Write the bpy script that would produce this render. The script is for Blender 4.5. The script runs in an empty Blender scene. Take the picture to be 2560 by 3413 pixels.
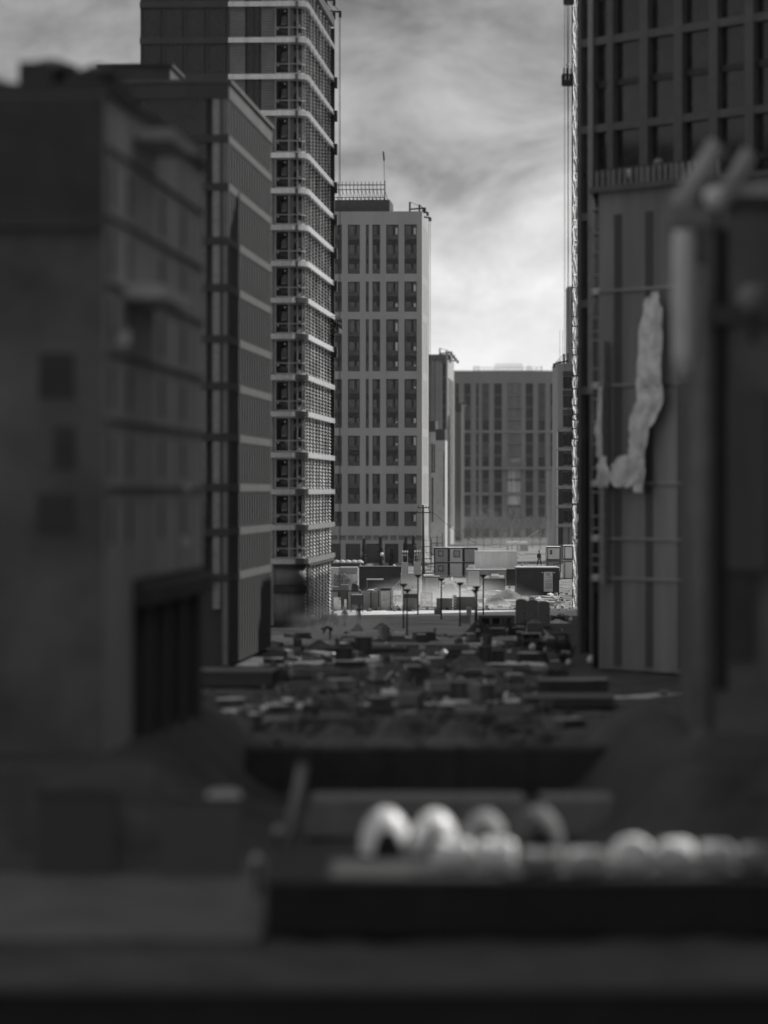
import bpy, math, random
from mathutils import Vector, Matrix
C = bpy.context.scene.collection
S = bpy.context.scene
R = math.radians
PI = math.pi

# ------------------------------------------------------------------ camera
F = 12800.0            # focal length in photo pixels (photo 2560 x 3413)
HZ = 1637.0            # horizon row
CU = 1280.0
EYE = 12.5
cd = bpy.data.cameras.new('camera')
cam = bpy.data.objects.new('camera', cd)
C.objects.link(cam)
cam.location = (0, 0, EYE)
cam.rotation_euler = (PI/2, 0, 0)
cd.sensor_fit = 'VERTICAL'
cd.sensor_height = 36
cd.sensor_width = 27
cd.lens = F/3413*36
cd.shift_y = -(1706.5-HZ)/3413
cd.clip_start = 1
cd.clip_end = 12000
cd.dof.use_dof = True
cd.dof.focus_distance = 480
cd.dof.aperture_fstop = 0.135/0.72
S.camera = cam

# ------------------------------------------------------------------ world and sun
SUN_AZ = Vector((0.80, 0.60))
SUN_EL = R(41)
w = bpy.data.worlds.new('World')
S.world = w
w.use_nodes = True
nt = w.node_tree
for n in list(nt.nodes):
    nt.nodes.remove(n)
def wn(t, **k):
    n = nt.nodes.new(t)
    for a, v in k.items():
        setattr(n, a, v)
    return n
out = wn('ShaderNodeOutputWorld')
bg = wn('ShaderNodeBackground')
sky = wn('ShaderNodeTexSky', sky_type='NISHITA', sun_disc=False, sun_elevation=SUN_EL,
         sun_rotation=math.atan2(SUN_AZ.x, SUN_AZ.y))
bw = wn('ShaderNodeRGBToBW')
mul = wn('ShaderNodeMath', operation='MULTIPLY')
mul.inputs[1].default_value = 0.7
tc = wn('ShaderNodeTexCoord')
sep = wn('ShaderNodeSeparateXYZ')
ramp = wn('ShaderNodeValToRGB')
mp = wn('ShaderNodeMapping')
mp.inputs['Scale'].default_value = (17, 17, 34)
mp.inputs['Rotation'].default_value = (0.1, R(14), 0.3)
noi = wn('ShaderNodeTexNoise')
noi.inputs['Scale'].default_value = 1.0
noi.inputs['Detail'].default_value = 8
noi.inputs['Roughness'].default_value = 0.64
noi.inputs['Distortion'].default_value = 0.35
cr = wn('ShaderNodeMapRange')
cr.inputs[1].default_value = 0.32
cr.inputs[2].default_value = 0.70
cr.inputs[3].default_value = 0.46
cr.inputs[4].default_value = 1.75
cm = wn('ShaderNodeMath', operation='MULTIPLY')
mx = wn('ShaderNodeMix', data_type='RGBA')
el = ramp.color_ramp.elements
pts = [(0, .93), (.034, .90), (.055, .80), (.073, .60), (.09, .40), (.11, .28), (.13, .26), (.35, .30), (1, .34)]
el[0].position, el[0].color = 0, (.93,)*3+(1,)
el[1].position, el[1].color = 1, (.34,)*3+(1,)
for p, v in pts[1:-1]:
    e = el.new(p)
    e.color = (v, v, v, 1)
# cloud contrast is low near the bright horizon
cz = wn('ShaderNodeMapRange')
cz.inputs[1].default_value = 0.02
cz.inputs[2].default_value = 0.095
cz.inputs[3].default_value = 0.08
cz.inputs[4].default_value = 1.0
one = wn('ShaderNodeMix', data_type='FLOAT')
one.inputs[2].default_value = 1.0
L = nt.links.new
L(tc.outputs['Generated'], sep.inputs[0])
L(sep.outputs[2], ramp.inputs[0])
L(sep.outputs[2], cz.inputs[0])
L(tc.outputs['Generated'], mp.inputs[0])
L(mp.outputs[0], noi.inputs['Vector'])
L(noi.outputs[0], cr.inputs[0])
L(cz.outputs[0], one.inputs[0])
L(cr.outputs[0], one.inputs[3])
L(ramp.outputs[0], cm.inputs[0])
L(one.outputs[0], cm.inputs[1])
L(sky.outputs[0], bw.inputs[0])
L(bw.outputs[0], mul.inputs[0])
mulb = wn('ShaderNodeMath', operation='MULTIPLY')
mulb.inputs[1].default_value = 10.0     # background strength is 0.1
L(cm.outputs[0], mulb.inputs[0])
mx.inputs[0].default_value = 0.94
L(mul.outputs[0], mx.inputs[6])
L(mulb.outputs[0], mx.inputs[7])
L(mx.outputs[2], bg.inputs[0])
bg.inputs[1].default_value = 0.1
L(bg.outputs[0], out.inputs[0])

sl = bpy.data.lights.new('sun', 'SUN')
sl.energy = 4.9
sl.angle = R(0.5)
sl.color = (1, 0.985, 0.97)
sun = bpy.data.objects.new('sun', sl)
C.objects.link(sun)
sd = Vector((SUN_AZ.x*math.cos(SUN_EL), SUN_AZ.y*math.cos(SUN_EL), math.sin(SUN_EL)))
sun.rotation_euler = sd.to_track_quat('Z', 'Y').to_euler()
sun.location = (40, 500, 150)

S.view_settings.view_transform = 'Standard'
S.view_settings.look = 'None'
S.view_settings.exposure = 0
S.view_settings.gamma = 1
S.view_settings.use_curve_mapping = False
S.cycles.max_bounces = 6
S.cycles.volume_bounces = 1
S.cycles.transparent_max_bounces = 16
S.cycles.use_denoising = True

# ------------------------------------------------------------------ helpers
rnd = random.Random(7)
def P(u, v, d):
    """world point seen at photo pixel (u, v) at distance d"""
    return Vector(((u-CU)/F*d, d, EYE+(HZ-v)/F*d))
def GD(v):
    """distance of the ground point seen at row v"""
    return EYE*F/(v-HZ)
def G(u, v):
    d = GD(v)
    return Vector(((u-CU)/F*d, d, 0))

class MB:
    def __init__(s):
        s.v = []
        s.f = []
    def box(s, x0, x1, y0, y1, z0, z1):
        i = len(s.v)
        s.v += [(x0, y0, z0), (x1, y0, z0), (x1, y1, z0), (x0, y1, z0), (x0, y0, z1), (x1, y0, z1), (x1, y1, z1), (x0, y1, z1)]
        s.f += [(i, i+3, i+2, i+1), (i+4, i+5, i+6, i+7), (i, i+1, i+5, i+4), (i+1, i+2, i+6, i+5), (i+2, i+3, i+7, i+6), (i+3, i, i+4, i+7)]
        return s
    def tube(s, a, b, r, n=6, r2=None, cap=True):
        a = Vector(a)
        b = Vector(b)
        r2 = r if r2 is None else r2
        d = (b-a).normalized()
        x = d.orthogonal().normalized()
        y = d.cross(x)
        i = len(s.v)
        for p, q in ((a, r), (b, r2)):
            for k in range(n):
                t = 2*PI*(k+.5)/n
                s.v.append(tuple(p+x*math.cos(t)*q+y*math.sin(t)*q))
        for k in range(n):
            s.f.append((i+k, i+(k+1) % n, i+n+(k+1) % n, i+n+k))
        if cap:
            s.f.append(tuple(i+n-1-k for k in range(n)))
            s.f.append(tuple(i+n+k for k in range(n)))
        return s
    def lathe(s, prof, n=14, c=(0, 0, 0)):
        i = len(s.v)
        for r, z in prof:
            for k in range(n):
                t = 2*PI*k/n
                s.v.append((c[0]+r*math.cos(t), c[1]+r*math.sin(t), c[2]+z))
        m = len(prof)
        for j in range(m-1):
            for k in range(n):
                s.f.append((i+j*n+k, i+j*n+(k+1) % n, i+(j+1)*n+(k+1) % n, i+(j+1)*n+k))
        s.f.append(tuple(i+n-1-k for k in range(n)))
        s.f.append(tuple(i+(m-1)*n+k for k in range(n)))
        return s
    def ribbon(s, path, z0, z1, o, t):
        """wall along a plan path (outside on its right), outer face offset by o, thickness t"""
        def off(dist):
            r = []
            for k, p in enumerate(path):
                q0 = Vector(path[max(k-1, 0)])
                q1 = Vector(path[min(k+1, len(path)-1)])
                d = (q1-q0).normalized()
                r.append((p[0]+d.y*dist, p[1]-d.x*dist))
            return r
        A = off(o)
        B = off(o-t)
        i = len(s.v)
        n = len(path)
        for z in (z0, z1):
            s.v += [(a[0], a[1], z) for a in A]
            s.v += [(b[0], b[1], z) for b in B]
        for k in range(n-1):
            a, b, c, d = i+k, i+k+1, i+2*n+k+1, i+2*n+k
            s.f.append((a, b, c, d))
            e, f, g, h = i+n+k, i+n+k+1, i+3*n+k+1, i+3*n+k
            s.f.append((f, e, h, g))
            s.f.append((d, c, g, h))
            s.f.append((b, a, e, f))
        s.f.append((i, i+2*n, i+3*n, i+n))
        s.f.append((i+n-1, i+2*n-1, i+4*n-1, i+3*n-1))
        return s
    def pleat(s, p, q, nrm, z0, z1, per, dep):
        """horizontal triangular ridges on a strip from plan point p to q"""
        n = max(1, round((z1-z0)/per))
        h = (z1-z0)/n
        nx, ny = nrm
        for k in range(n):
            a = z0+k*h
            i = len(s.v)
            for zz, dd in ((a, 0), (a+h*.5, dep), (a+h, 0)):
                s.v.append((p[0]+nx*dd, p[1]+ny*dd, zz))
                s.v.append((q[0]+nx*dd, q[1]+ny*dd, zz))
            s.f += [(i, i+1, i+3, i+2), (i+2, i+3, i+5, i+4), (i, i+2, i+4), (i+1, i+5, i+3)]
        return s
    def mesh(s, name, mat, smooth=False):
        me = bpy.data.meshes.new(name)
        me.from_pydata(s.v, [], s.f)
        me.materials.append(mat)
        if smooth:
            me.polygons.foreach_set('use_smooth', [True]*len(me.polygons))
        me.update()
        return me
    def build(s, name, mat, parent=None, smooth=False, loc=None):
        o = bpy.data.objects.new(name, s.mesh(name, mat, smooth))
        C.objects.link(o)
        if parent:
            o.parent = parent
        if loc:
            o.location = loc
        return o

def tag(o, label=None, cat=None, group=None, kind=None):
    if label:
        o['label'] = label
    if cat:
        o['category'] = cat
    if group:
        o['group'] = group
    if kind:
        o['kind'] = kind
    return o
def thing(name, label, cat, loc=(0, 0, 0), rz=0, group=None):
    o = bpy.data.objects.new(name, None)
    C.objects.link(o)
    o.empty_display_size = .3
    o.location = loc
    o.rotation_euler = (0, 0, rz)
    return tag(o, label, cat, group, 'thing')
def kids(o):
    return [c for c in bpy.data.objects if c.parent == o]
def cp(o, parent=None, loc=None, sc=None):
    c = o.copy()
    C.objects.link(c)
    if parent:
        c.parent = parent
    if loc is not None:
        c.location = loc
    if sc is not None:
        c.scale = sc
    for ch in kids(o):
        cp(ch, c)
    return c

# ------------------------------------------------------------------ materials (all neutral greys)
def mat(name, v, rough=.8, amt=.18, sc=1.2, metal=0, bump=0, streak=False, sc2=None, spec=.4):
    m = bpy.data.materials.new(name)
    m.use_nodes = True
    t = m.node_tree
    b = t.nodes['Principled BSDF']
    b.inputs['Roughness'].default_value = rough
    b.inputs['Metallic'].default_value = metal
    b.inputs['Specular IOR Level'].default_value = spec
    co = t.nodes.new('ShaderNodeTexCoord')
    mpn = t.nodes.new('ShaderNodeMapping')
    mpn.inputs['Scale'].default_value = (1, 1, .12) if streak else (1, 1, 1)
    no = t.nodes.new('ShaderNodeTexNoise')
    no.inputs['Scale'].default_value = sc
    no.inputs['Detail'].default_value = 7
    no.inputs['Roughness'].default_value = .62
    rg = t.nodes.new('ShaderNodeMapRange')
    rg.inputs[1].default_value = .3
    rg.inputs[2].default_value = .7
    rg.inputs[3].default_value = v*(1-amt)
    rg.inputs[4].default_value = v*(1+amt)
    t.links.new(co.outputs['Object'], mpn.inputs[0])
    t.links.new(mpn.outputs[0], no.inputs['Vector'])
    t.links.new(no.outputs[0], rg.inputs[0])
    t.links.new(rg.outputs[0], b.inputs['Base Color'])
    if bump:
        n2 = t.nodes.new('ShaderNodeTexNoise')
        n2.inputs['Scale'].default_value = sc2 or sc*6
        n2.inputs['Detail'].default_value = 5
        bp = t.nodes.new('ShaderNodeBump')
        bp.inputs['Strength'].default_value = bump
        bp.inputs['Distance'].default_value = .05
        t.links.new(mpn.outputs[0], n2.inputs['Vector'])
        t.links.new(n2.outputs[0], bp.inputs['Height'])
        t.links.new(bp.outputs[0], b.inputs['Normal'])
    return m

M = {
 'band': mat('pale metal cladding', .6, .22, .22, 1.5, .9, .03, True),
 'pleat': mat('pleated metal panel', .46, .34, .75, .32, .75, .1),
 'pleatF': mat('painted louvre cladding', .5, .7, .15, .8),
 'pleat2': mat('darker pleated panel', .3, .4, .8, .3, .7, .1),  # darker tone, alternated so the strips differ
 'wallD': mat('dark cladding', .055, .6, .3, .6),
 'glass': mat('dark window glass', .018, .06, .4, .8, 0, .05, False, .5, .6),
 'glassT': mat('pale reflecting glass', .05, .14, .3, .5, 0, .05, False, .6, .55),
 'glass2': mat('curved window glass', .016, .04, .4, .8, 0, .22, True, .9, .8),
 'glassM': mat('grey window glass', .022, .12, .5, .5, 0, .05, False, .6, .55),
 'frameD': mat('dark window frame', .012, .5, .1),
 'frameP': mat('pale window frame', .5, .45, .1, 1, .4),
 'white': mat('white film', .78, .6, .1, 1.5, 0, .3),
 'whiteP': mat('white paint', .72, .5, .08, 2),
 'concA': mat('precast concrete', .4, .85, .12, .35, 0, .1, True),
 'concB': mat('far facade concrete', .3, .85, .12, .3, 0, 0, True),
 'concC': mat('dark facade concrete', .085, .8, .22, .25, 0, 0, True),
 'concL': mat('light concrete', .5, .85, .16, .8, 0, .2),
 'concM': mat('mid concrete', .27, .85, .2, .9, 0, .2),
 'spand': mat('dark spandrel', .02, .5, .2, .8),
 'louv': mat('louvre panel', .06, .55, .2, .9, 0, 0, True),
 'steel': mat('dark steel', .03, .5, .3, 3, .2),
 'steelL': mat('galvanised steel', .34, .45, .2, 3, .5),
 'contL': mat('light container paint', .74, .6, .14, 1.2, 0, .1, True),
 'contM': mat('grey container paint', .34, .65, .2, 1.2, 0, .1, True),
 'contD': mat('dark container paint', .05, .6, .3, .8, 0, .1),
 'contL2': mat('pale notice board', .6, .7, .1, 1),
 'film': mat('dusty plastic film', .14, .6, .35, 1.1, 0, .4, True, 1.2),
 'mud': mat('wet soil', .07, .9, .5, .35, 0, .8, False, 2),
 'mudL': mat('dry soil', .17, .95, .7, .2, 0, .8, False, 3),
 'shine': mat('glossy white plastic', .85, .35, .04, 1),
 'concM2p': mat('worn concrete pad', .13, .85, .3, .4, 0, .2),
 'toil': mat('grey moulded plastic', .2, .6, .1, 1),
 'dustG': mat('trodden dusty ground', .32, .95, .45, .16, 0, .5, False, 2),
 'road': mat('dusty road', .62, .9, .14, .5, 0, .2),
 'wood': mat('weathered timber', .22, .85, .3, 2, 0, .3, True),
 'woodD': mat('dark timber', .07, .85, .3, 2, 0, .3, True),
 'rubble': mat('rubble', .13, .95, .6, 1.1, 0, .4),
 'tarp': mat('grey tarpaulin', .16, .6, .2, 1, 0, .5),
 'leaf': mat('dark foliage', .035, .8, .5, 1.5),
 'twig': mat('pale twigs', .16, .8, .4, 2),
 'bark': mat('bark', .06, .9, .3, 3),
 'skin': mat('skin', .3, .6, .1),
 'cloth': mat('dark workwear', .025, .9, .3, 6),
 'clothM': mat('grey workwear', .1, .9, .3, 6),
 'vest': mat('reflective vest', .34, .7, .1, 6),
 'helmet': mat('white helmet', .8, .35, .03),
 'helmG': mat('dark helmet', .1, .35, .03),
 'black': mat('black rubber', .01, .7, .1),
 'frontR': mat('blotchy dark render', .15, .9, .55, .16, 0, .2),
 'brickL': mat('grey rendered wall', .52, .9, .28, .3, 0, .2, True),
}
ST = R(-3.27)        # the street runs a little right of the view axis
AX = Vector((-math.sin(ST), math.cos(ST)))

# ------------------------------------------------------------------ the setting
def ground():
    xs = [-4000, -1500, -600, -250, -120, -60] + [-40+1.0*i for i in range(81)] + [60, 120, 250, 600, 1500, 4000]
    ys = [-6000, -200, 0, 40] + [60+2.0*i for i in range(150)] + [360+10*i for i in range(30)] + [700, 900, 1200, 2000, 5000]
    r = random.Random(3)
    def sm(t):
        t = max(0, min(1, t))
        return t*t*(3-2*t)
    def h(x, y):
        q = 0
        if x < 0:
            q = 3.3*sm((-x-3.6)/5.4)*sm((y-122)/13)*sm((200-y)/26)
        else:
            q = 3.6*sm((x-7.0)/4)*sm((y-124)/14)*sm((190-y)/26)
        if q:
            return q-.12+r.uniform(-.08, .08)
        if y > 356 or y < 60 or abs(x) > 40:
            return 0
        a = math.sin(x*.9+y*.21)*math.sin(y*.37+x*.3)+math.sin(x*.31-y*.13)
        return -.12+.08*a*.6+r.uniform(-.09, .05)
    m = MB()
    n = len(xs)
    for y in ys:
        for x in xs:
            m.v.append((x, y, h(x, y)))
    for j in range(len(ys)-1):
        for i in range(n-1):
            a = j*n+i
            m.f.append((a, a+1, a+n+1, a+n))
    o = m.build('ground', M['mud'])
    tag(o, kind='structure')
    rd = MB().box(-30, 60, 384, 401, -.3, .05)
    tag(rd.build('road', M['road']), kind='structure')
    pd = MB().box(-30, 60, 405, 900, -.3, .03)
    tag(pd.build('yard', M['mudL']), kind='structure')
    # concrete pad on the left at the front
    pd = MB().box(-26, -3.4, 106, 129, -.3, .16)
    tag(pd.build('pavement', M['concM2p']), kind='structure')
    pa = MB().box(-30, 14.5, 312, 383.8, -.3, .02)
    tag(pa.build('path', M['dustG']), kind='structure')
ground()

# ------------------------------------------------------------------ main tower with the rounded corner
def tower_path(x0, y1, r=1.2):
    p = [(x0, 0), (-4.0, 0), (-2.77, 0)]
    for k in range(9):
        t = -PI/2+PI/2*k/8
        p.append((-r+r*math.cos(t), r+r*math.sin(t)))
    p += [(0, 8), (0, 20), (0, y1)]
    return p
BZ = [6.08, 9.18, 12.45, 15.8, 19.55, 22.9, 26.65, 29.95, 33.3, 36.6, 39.95, 43.2, 47.06, 50.4, 53.75, 57.05]
def main_tower():
    T = thing('apartment_tower', 'tall tower of pale floor bands with rounded glass corner and pleated panel walls', 'tower', (-7.2, 351, 0), ST)
    core = MB().box(-15.2, -1.6, .45, 35.2, 0, 59.3)
    core.box(-1.6, -.24, 1.7, 35.2, 0, 59.2)
    core.build('wall', M['glassM'], T)
    cap = MB().ribbon(tower_path(-15.2, 35.2), 59.2, 60.1, .2, .7)
    cap.build('parapet', M['wallD'], T)
    pth = tower_path(-7.05, 35.3)
    b = MB().ribbon(pth, -.24, .24, .26, .75)
    band = b.build('floor_band', M['band'], T, loc=(0, 0, BZ[0]))
    for z in BZ[1:]:
        cp(band, T, (0, 0, z))
    wbd = MB().box(-15.2, -7.06, -.1, .45, -.27, .27).build('wing_band', M['concC'], T, loc=(0, 0, BZ[0]))
    for z in BZ[1:]:
        cp(wbd, T, (0, 0, z))
    # pleated columns: three on the front, nine down the street side
    fr = [(-4.06, -2.85), (-6.95, -5.55)]
    for a, c in fr:
        MB().pleat((a, .42), (c, .42), (0, -1), 6.3, 59.2, .235, .3).build('pleated_panel', M['pleatF'], T)
    MB().pleat((-4.06, .42), (-2.85, .42), (0, -1), .2, 5.8, .235, .3).build('pleated_panel', M['pleatF'], T)
    MB().pleat((-6.95, .42), (-5.55, .42), (0, -1), .2, 5.8, .235, .3).build('pleated_panel', M['pleatF'], T)
    side = [(1.3, 2.6), (4.4, 6.0), (8.3, 9.9), (12.3, 13.9), (16.3, 17.9), (20.4, 22.0), (24.4, 26.0), (28.4, 30.0), (32.6, 34.4)]
    for k, (a, c) in enumerate(side):
        z0 = 6.3
        MB().pleat((-.2, a), (-.2, c), (1, 0), z0, 59.2, .33, .15).build('pleated_panel', M[('pleat', 'pleat2', 'pleat')[k % 3]], T)
        if k != 1:
            MB().pleat((-.2, a), (-.2, c), (1, 0), .1, 5.5, .33, .15).build('pleated_panel', M['pleat'], T)
        if k:
            wb = MB().box(-.3, -.2, a-.16, a-.02, 6.3, 59.1)
            wb.build('side_mullion', M['steel'], T)
    # one corner window, copied up the tower
    arc = [p for p in pth[2:-3]]
    H = 2.72
    fm = MB()
    fm.ribbon(arc, 0, .09, -.12, .14)
    fm.ribbon(arc, H-.09, H, -.12, .14)
    fm.ribbon(arc, .84, .92, -.12, .1)
    for u in (-2.74, -1.5):
        fm.box(u-.05, u+.05, .1, .24, .09, H-.09)
    for k in (2, 5, 8):
        p = arc[k+1] if k < 8 else arc[-1]
        fm.tube((p[0]-.12 if k > 2 else p[0], p[1]+.14, .09), (p[0]-.12 if k > 2 else p[0], p[1]+.14, H-.09), .045, 6)
    W = fm.build('corner_window', M['frameP'], T, loc=(0, 0, BZ[0]+.29))
    MB().ribbon(arc, .05, H-.05, -.2, .05).build('pane', M['glass2'], W, True)
    cs = MB()
    x0, x1, z0, z1 = -2.66, -1.58, .95, H-.12
    for bx in ((x0, x0+.11, z0, z1), (x1-.11, x1, z0, z1), (x0+.11, x1-.11, z0, z0+.11), (x0+.11, x1-.11, z1-.11, z1)):
        cs.box(bx[0], bx[1], .02, .16, bx[2], bx[3])
    cs.build('casement', M['frameD'], W)
    st = MB()
    for sx, sz in ((-1.86, 2.35), (-2.5, .72), (-.55, 1.04), (-.55, .2)):
        st.box(sx-.05, sx+.05, .0 if sx < -1 else .22, .1 if sx < -1 else .34, sz-.06, sz+.06)
    st.build('sticker', M['white'], W)
    fl = MB().box(-1.45, -1.1, .16, .185, .1, H-.2)
    fl.build('film_strip', M['film'], W)
    for k in range(1, len(BZ)):
        top = BZ[k+1] if k+1 < len(BZ) else 59.5
        cp(W, T, (0, 0, BZ[k]+.29), (1, 1, (top-BZ[k]-.56)/H))
    # front windows between the pleated columns and left of them
    g = MB().box(-5.4, -4.15, .36, .42, 0, H).build('front_window', M['glass'], T, loc=(0, 0, BZ[0]+.29))
    f2 = MB()
    f2.box(-5.5, -5.36, .3, .44, 0, H).box(-4.24, -4.1, .3, .44, 0, H).box(-4.75, -4.68, .3, .44, 0, H)
    f2.build('frame', M['frameD'], g)
    wfm = MB()
    wfm.box(-.05, .15, .1, .44, 0, H).box(1.72, 1.8, .1, .44, 0, H).box(.15, 1.72, .12, .44, 0, .1).box(.15, 1.72, .12, .44, H-.1, H)
    g2 = wfm.build('wing_window', M['louv'], T, loc=(-15.1, 0, BZ[0]+.29))
    MB().box(.15, 1.72, .3, .4, .1, H-.1).build('pane', M['glass'], g2)
    for x in (-13.1, -11.1, -9.1):
        cp(g2, T, (x, 0, BZ[0]+.29))
    for k in range(1, len(BZ)):
        top = BZ[k+1] if k+1 < len(BZ) else 59.5
        cp(g, T, (0, 0, BZ[k]+.29), (1, 1, (top-BZ[k]-.56)/H))
        for x in (-15.1, -13.1, -11.1, -9.1):
            cp(g2, T, (x, 0, BZ[k]+.29), (1, 1, (top-BZ[k]-.56)/H))
    # two lower floors behind plastic film
    arc2 = [(-2.9, 0)]+arc[1:]
    for z0, z1 in ((3.9, 5.55), (.5, 3.2)):
        MB().ribbon(arc2, z0, z1, -.05, .06).build('plastic_sheet', M['film'], T, True)
    for z0, z1 in ((5.5, 5.82), (3.2, 3.85), (0, .45)):
        MB().ribbon(arc2, z0, z1, .1, .5).build('edge_beam', M['steel'], T)
    # street entrance, dark, with lettering
    e = MB().box(-.4, .03, 2.95, 7.6, 0, 5.5).build('entrance', M['wallD'], T)
    ent_text(e)
    MB().box(-.3, .2, 2.9, 35, 5.55, 5.8).build('canopy', M['steel'], T)
    # dark rear corner with little service boxes
    MB().box(-.4, .22, 35.0, 35.6, 9, 59).build('rear_post', M['steel'], T)
    sb = MB().box(.24, .52, 34.4, 35.5, -.75, .3).build('service_box', M['steel'], T, loc=(0, 0, BZ[6]))
    for k in range(8, 15):
        cp(sb, T, (0, 0, BZ[k]))
    return T
def lettering(name, s, size, m, parent, loc, rot):
    c = bpy.data.curves.new(name, 'FONT')
    c.body = s
    c.size = size
    c.extrude = .01
    c.align_x = 'CENTER'
    c.materials.append(m)
    tmp = bpy.data.objects.new(name, c)
    C.objects.link(tmp)
    bpy.context.view_layer.update()
    me = bpy.data.meshes.new_from_object(tmp.evaluated_get(bpy.context.evaluated_depsgraph_get()))
    bpy.data.objects.remove(tmp)
    o = bpy.data.objects.new(name, me)
    C.objects.link(o)
    o.parent = parent
    o.location = loc
    o.rotation_euler = rot
    return o
def ent_text(e):
    # white lines of writing on the dark entrance, facing the street
    for s, z, q in (('Llon', 3.75, .62), ('anon', 3.3, .5), ('LIKEN', 2.75, .8)):
        lettering('lettering', s, q, M['whiteP'], e, (.06, 5.2, z), (PI/2, 0, PI/2))
main_tower()

# ------------------------------------------------------------------ mid-rise on the left
def midrise():
    T = thing('office_block', 'grey mid-rise block with slab edges and close pilasters beside the banded tower', 'building', (-11.0, 270, 0), ST)
    Ht = 41.2
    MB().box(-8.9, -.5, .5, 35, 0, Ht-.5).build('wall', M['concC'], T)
    lv = [6.4, 9.6, 12.75, 16.3, 19.9, 23.2, 26.8, 30.1, 33.9, 37.3]
    p = [(-8.9, 0), (0, 0), (0, 35)]
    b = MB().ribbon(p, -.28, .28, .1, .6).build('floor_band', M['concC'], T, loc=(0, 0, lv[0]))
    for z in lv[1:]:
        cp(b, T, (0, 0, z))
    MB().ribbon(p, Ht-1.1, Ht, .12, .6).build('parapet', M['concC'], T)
    MB().ribbon(p, Ht, Ht+.25, .3, .9).build('coping', M['concM2'], T)
    MB().box(-8.6, -.8, .8, 34.5, Ht-.5, Ht+.12).build('roof', M['steel'], T)
    pm = MB().box(-.5, .06, -.3, .3, .2, Ht-1.1).build('pilaster', M['concM2'], T, loc=(0, .35, 0))
    for k in range(1, 18):
        cp(pm, T, (0, .35+2.0*k, 0))
    gl = MB().box(-.5, -.015, .8, 34.4, .2, Ht-1.2).build('side_glazing', M['glass'], T)
    # front: bright column, dark slot, corner pier
    MB().box(-1.05, -.55, .06, .5, 4.2, Ht-1.1).build('sky_sheen_panel', M['steelL'], T)  # pale metal stands in for glass reflecting the sky
    MB().box(-.55, -.3, .3, .5, .3, Ht-1.1).build('dark_slot', M['black'], T)
    MB().box(-.3, -.02, .02, .5, .3, Ht-1.1).build('corner_pier', M['concM'], T)
    for k in range(10):
        z0 = lv[k]+.3
        z1 = lv[k+1]-.3 if k < 9 else Ht-1.1
        q = MB().box(-6.2, -1.5, .2, .5, z0, z1)
        q.build('front_window', M['glass'], T)
    return T
M['concM2'] = mat('dim concrete edge', .12, .8, .2, .5, 0, .1, True)
midrise()

def near_block():
    T = thing('rendered_block', 'dark rendered block with small windows at the left edge before the mid-rise', 'building', (-9.88, 136, 2.5), ST)
    Ht = 24.1
    w_ = MB().box(-14, 0, 0, 33, 0, Ht).build('wall', M['brickL'], T)
    MB().box(-14.1, .2, -.2, 33.2, Ht, Ht+.35).build('roof', M['wallD'], T)
    MB().box(-14, -.02, -.06, 0, .1, 19.3).build('front_render', M['frontR'], T)
    # darker cladding round the upper storeys of the front
    MB().box(-14, -.02, -.12, 0, 19.7, Ht-.1).build('upper_cladding', M['wallD'], T)
    MB().box(-14, 0, -.5, 0, 19.3, 19.7).build('ledge', M['concC'], T)
    for x, z, ww, hh in ((-2.35, 13.3, 1.25, 1.6), (-1.85, 10.8, .8, 1.5), (-2.4, 8.5, 1.3, 1.4), (-5.4, 13.3, 1.25, 1.6), (-5.4, 10.7, 1.25, 1.6), (-5.4, 8.3, 1.25, 1.5)):
        fr_ = MB().box(x, x+ww, -.1, -.06, z, z+hh).build('window', M['wallD'], T)
        MB().box(x+.08, x+ww-.08, -.12, -.1, z+.08, z+hh-.08).build('pane', M['wallD'], fr_)
    for k, z in enumerate([8.1+2.42*i for i in range(6)]):
        for y in (1.4, 6.5, 17, 25):
            MB().box(-.1, .03, y, y+.8, z, z+1.5).build('window', M['concC'], T)
        MB().box(.0, .12, 0.2, 32.8, z+1.95, z+2.05).build('string_course', M['concM2'], T)
    for x0, x1, y0, y1, hh in ((-3.4, -2.2, 2, 4, 1.0), (-1.6, -.4, 1.2, 5, .55), (-7, -4.6, 2, 6, .7), (-1.9, -.6, 8, 13, 1.1), (-1.5, -.5, 18, 26, .8)):
        MB().box(x0, x1, y0, y1, Ht+.36, Ht+.36+hh).build('roof_unit', M['wallD'], T)
    MB().box(.02, 1.5, 8, 16, Ht-.9, Ht-.5).build('ledge', M['concL'], T)
    MB().box(.02, 1.5, 5, 15, 17.1, 17.6).build('ledge', M['white'], T)
    # dark open ground floor with a lighter fascia
    MB().box(-.3, .05, 8, 32.6, 0, 6.7).build('opening', M['wallD'], T)
    for y in (10.0, 15.5, 21.5, 27.5):
        MB().box(.06, .4, y, y+1.8, 0, 5.7).build('column', M['concC'], T)
    MB().box(.0, .6, 8, 32.7, 5.7, 6.4).build('fascia', M['concC'], T)
    return T
near_block()
def roof_plant(u, v, d, w_, h, label):
    p = P(u, v, d)
    T = thing('roof_vent', label, 'roof vent', (p.x, p.y, 26.95), ST)
    MB().lathe([(w_*.5, 0), (w_*.5, h*.55), (w_*.75, h*.6), (w_*.7, h*.8), (w_*.2, h)], 12).build('hood', M['wallD'], T, True)
    MB().box(-w_*.7, w_*.7, -w_*.7, w_*.7, 0, h*.2).build('base', M['wallD'], T)
roof_plant(170, 250, 140, 1.4, 1.3, 'round roof vent leftmost on the dark left block')
roof_plant(325, 250, 140, 1.0, 1.1, 'smaller roof vent at the right corner of the dark left block')
roof_plant(-20, 250, 141, 1.1, .7, 'low broad roof vent at the picture edge on the dark left block')
pr = P(400, 215, 262)
T = thing('stair_bulkhead', 'dark stair housing on the mid-rise roof left of the banded tower', 'roof housing', (pr.x, 285, 41.32), ST)
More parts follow.
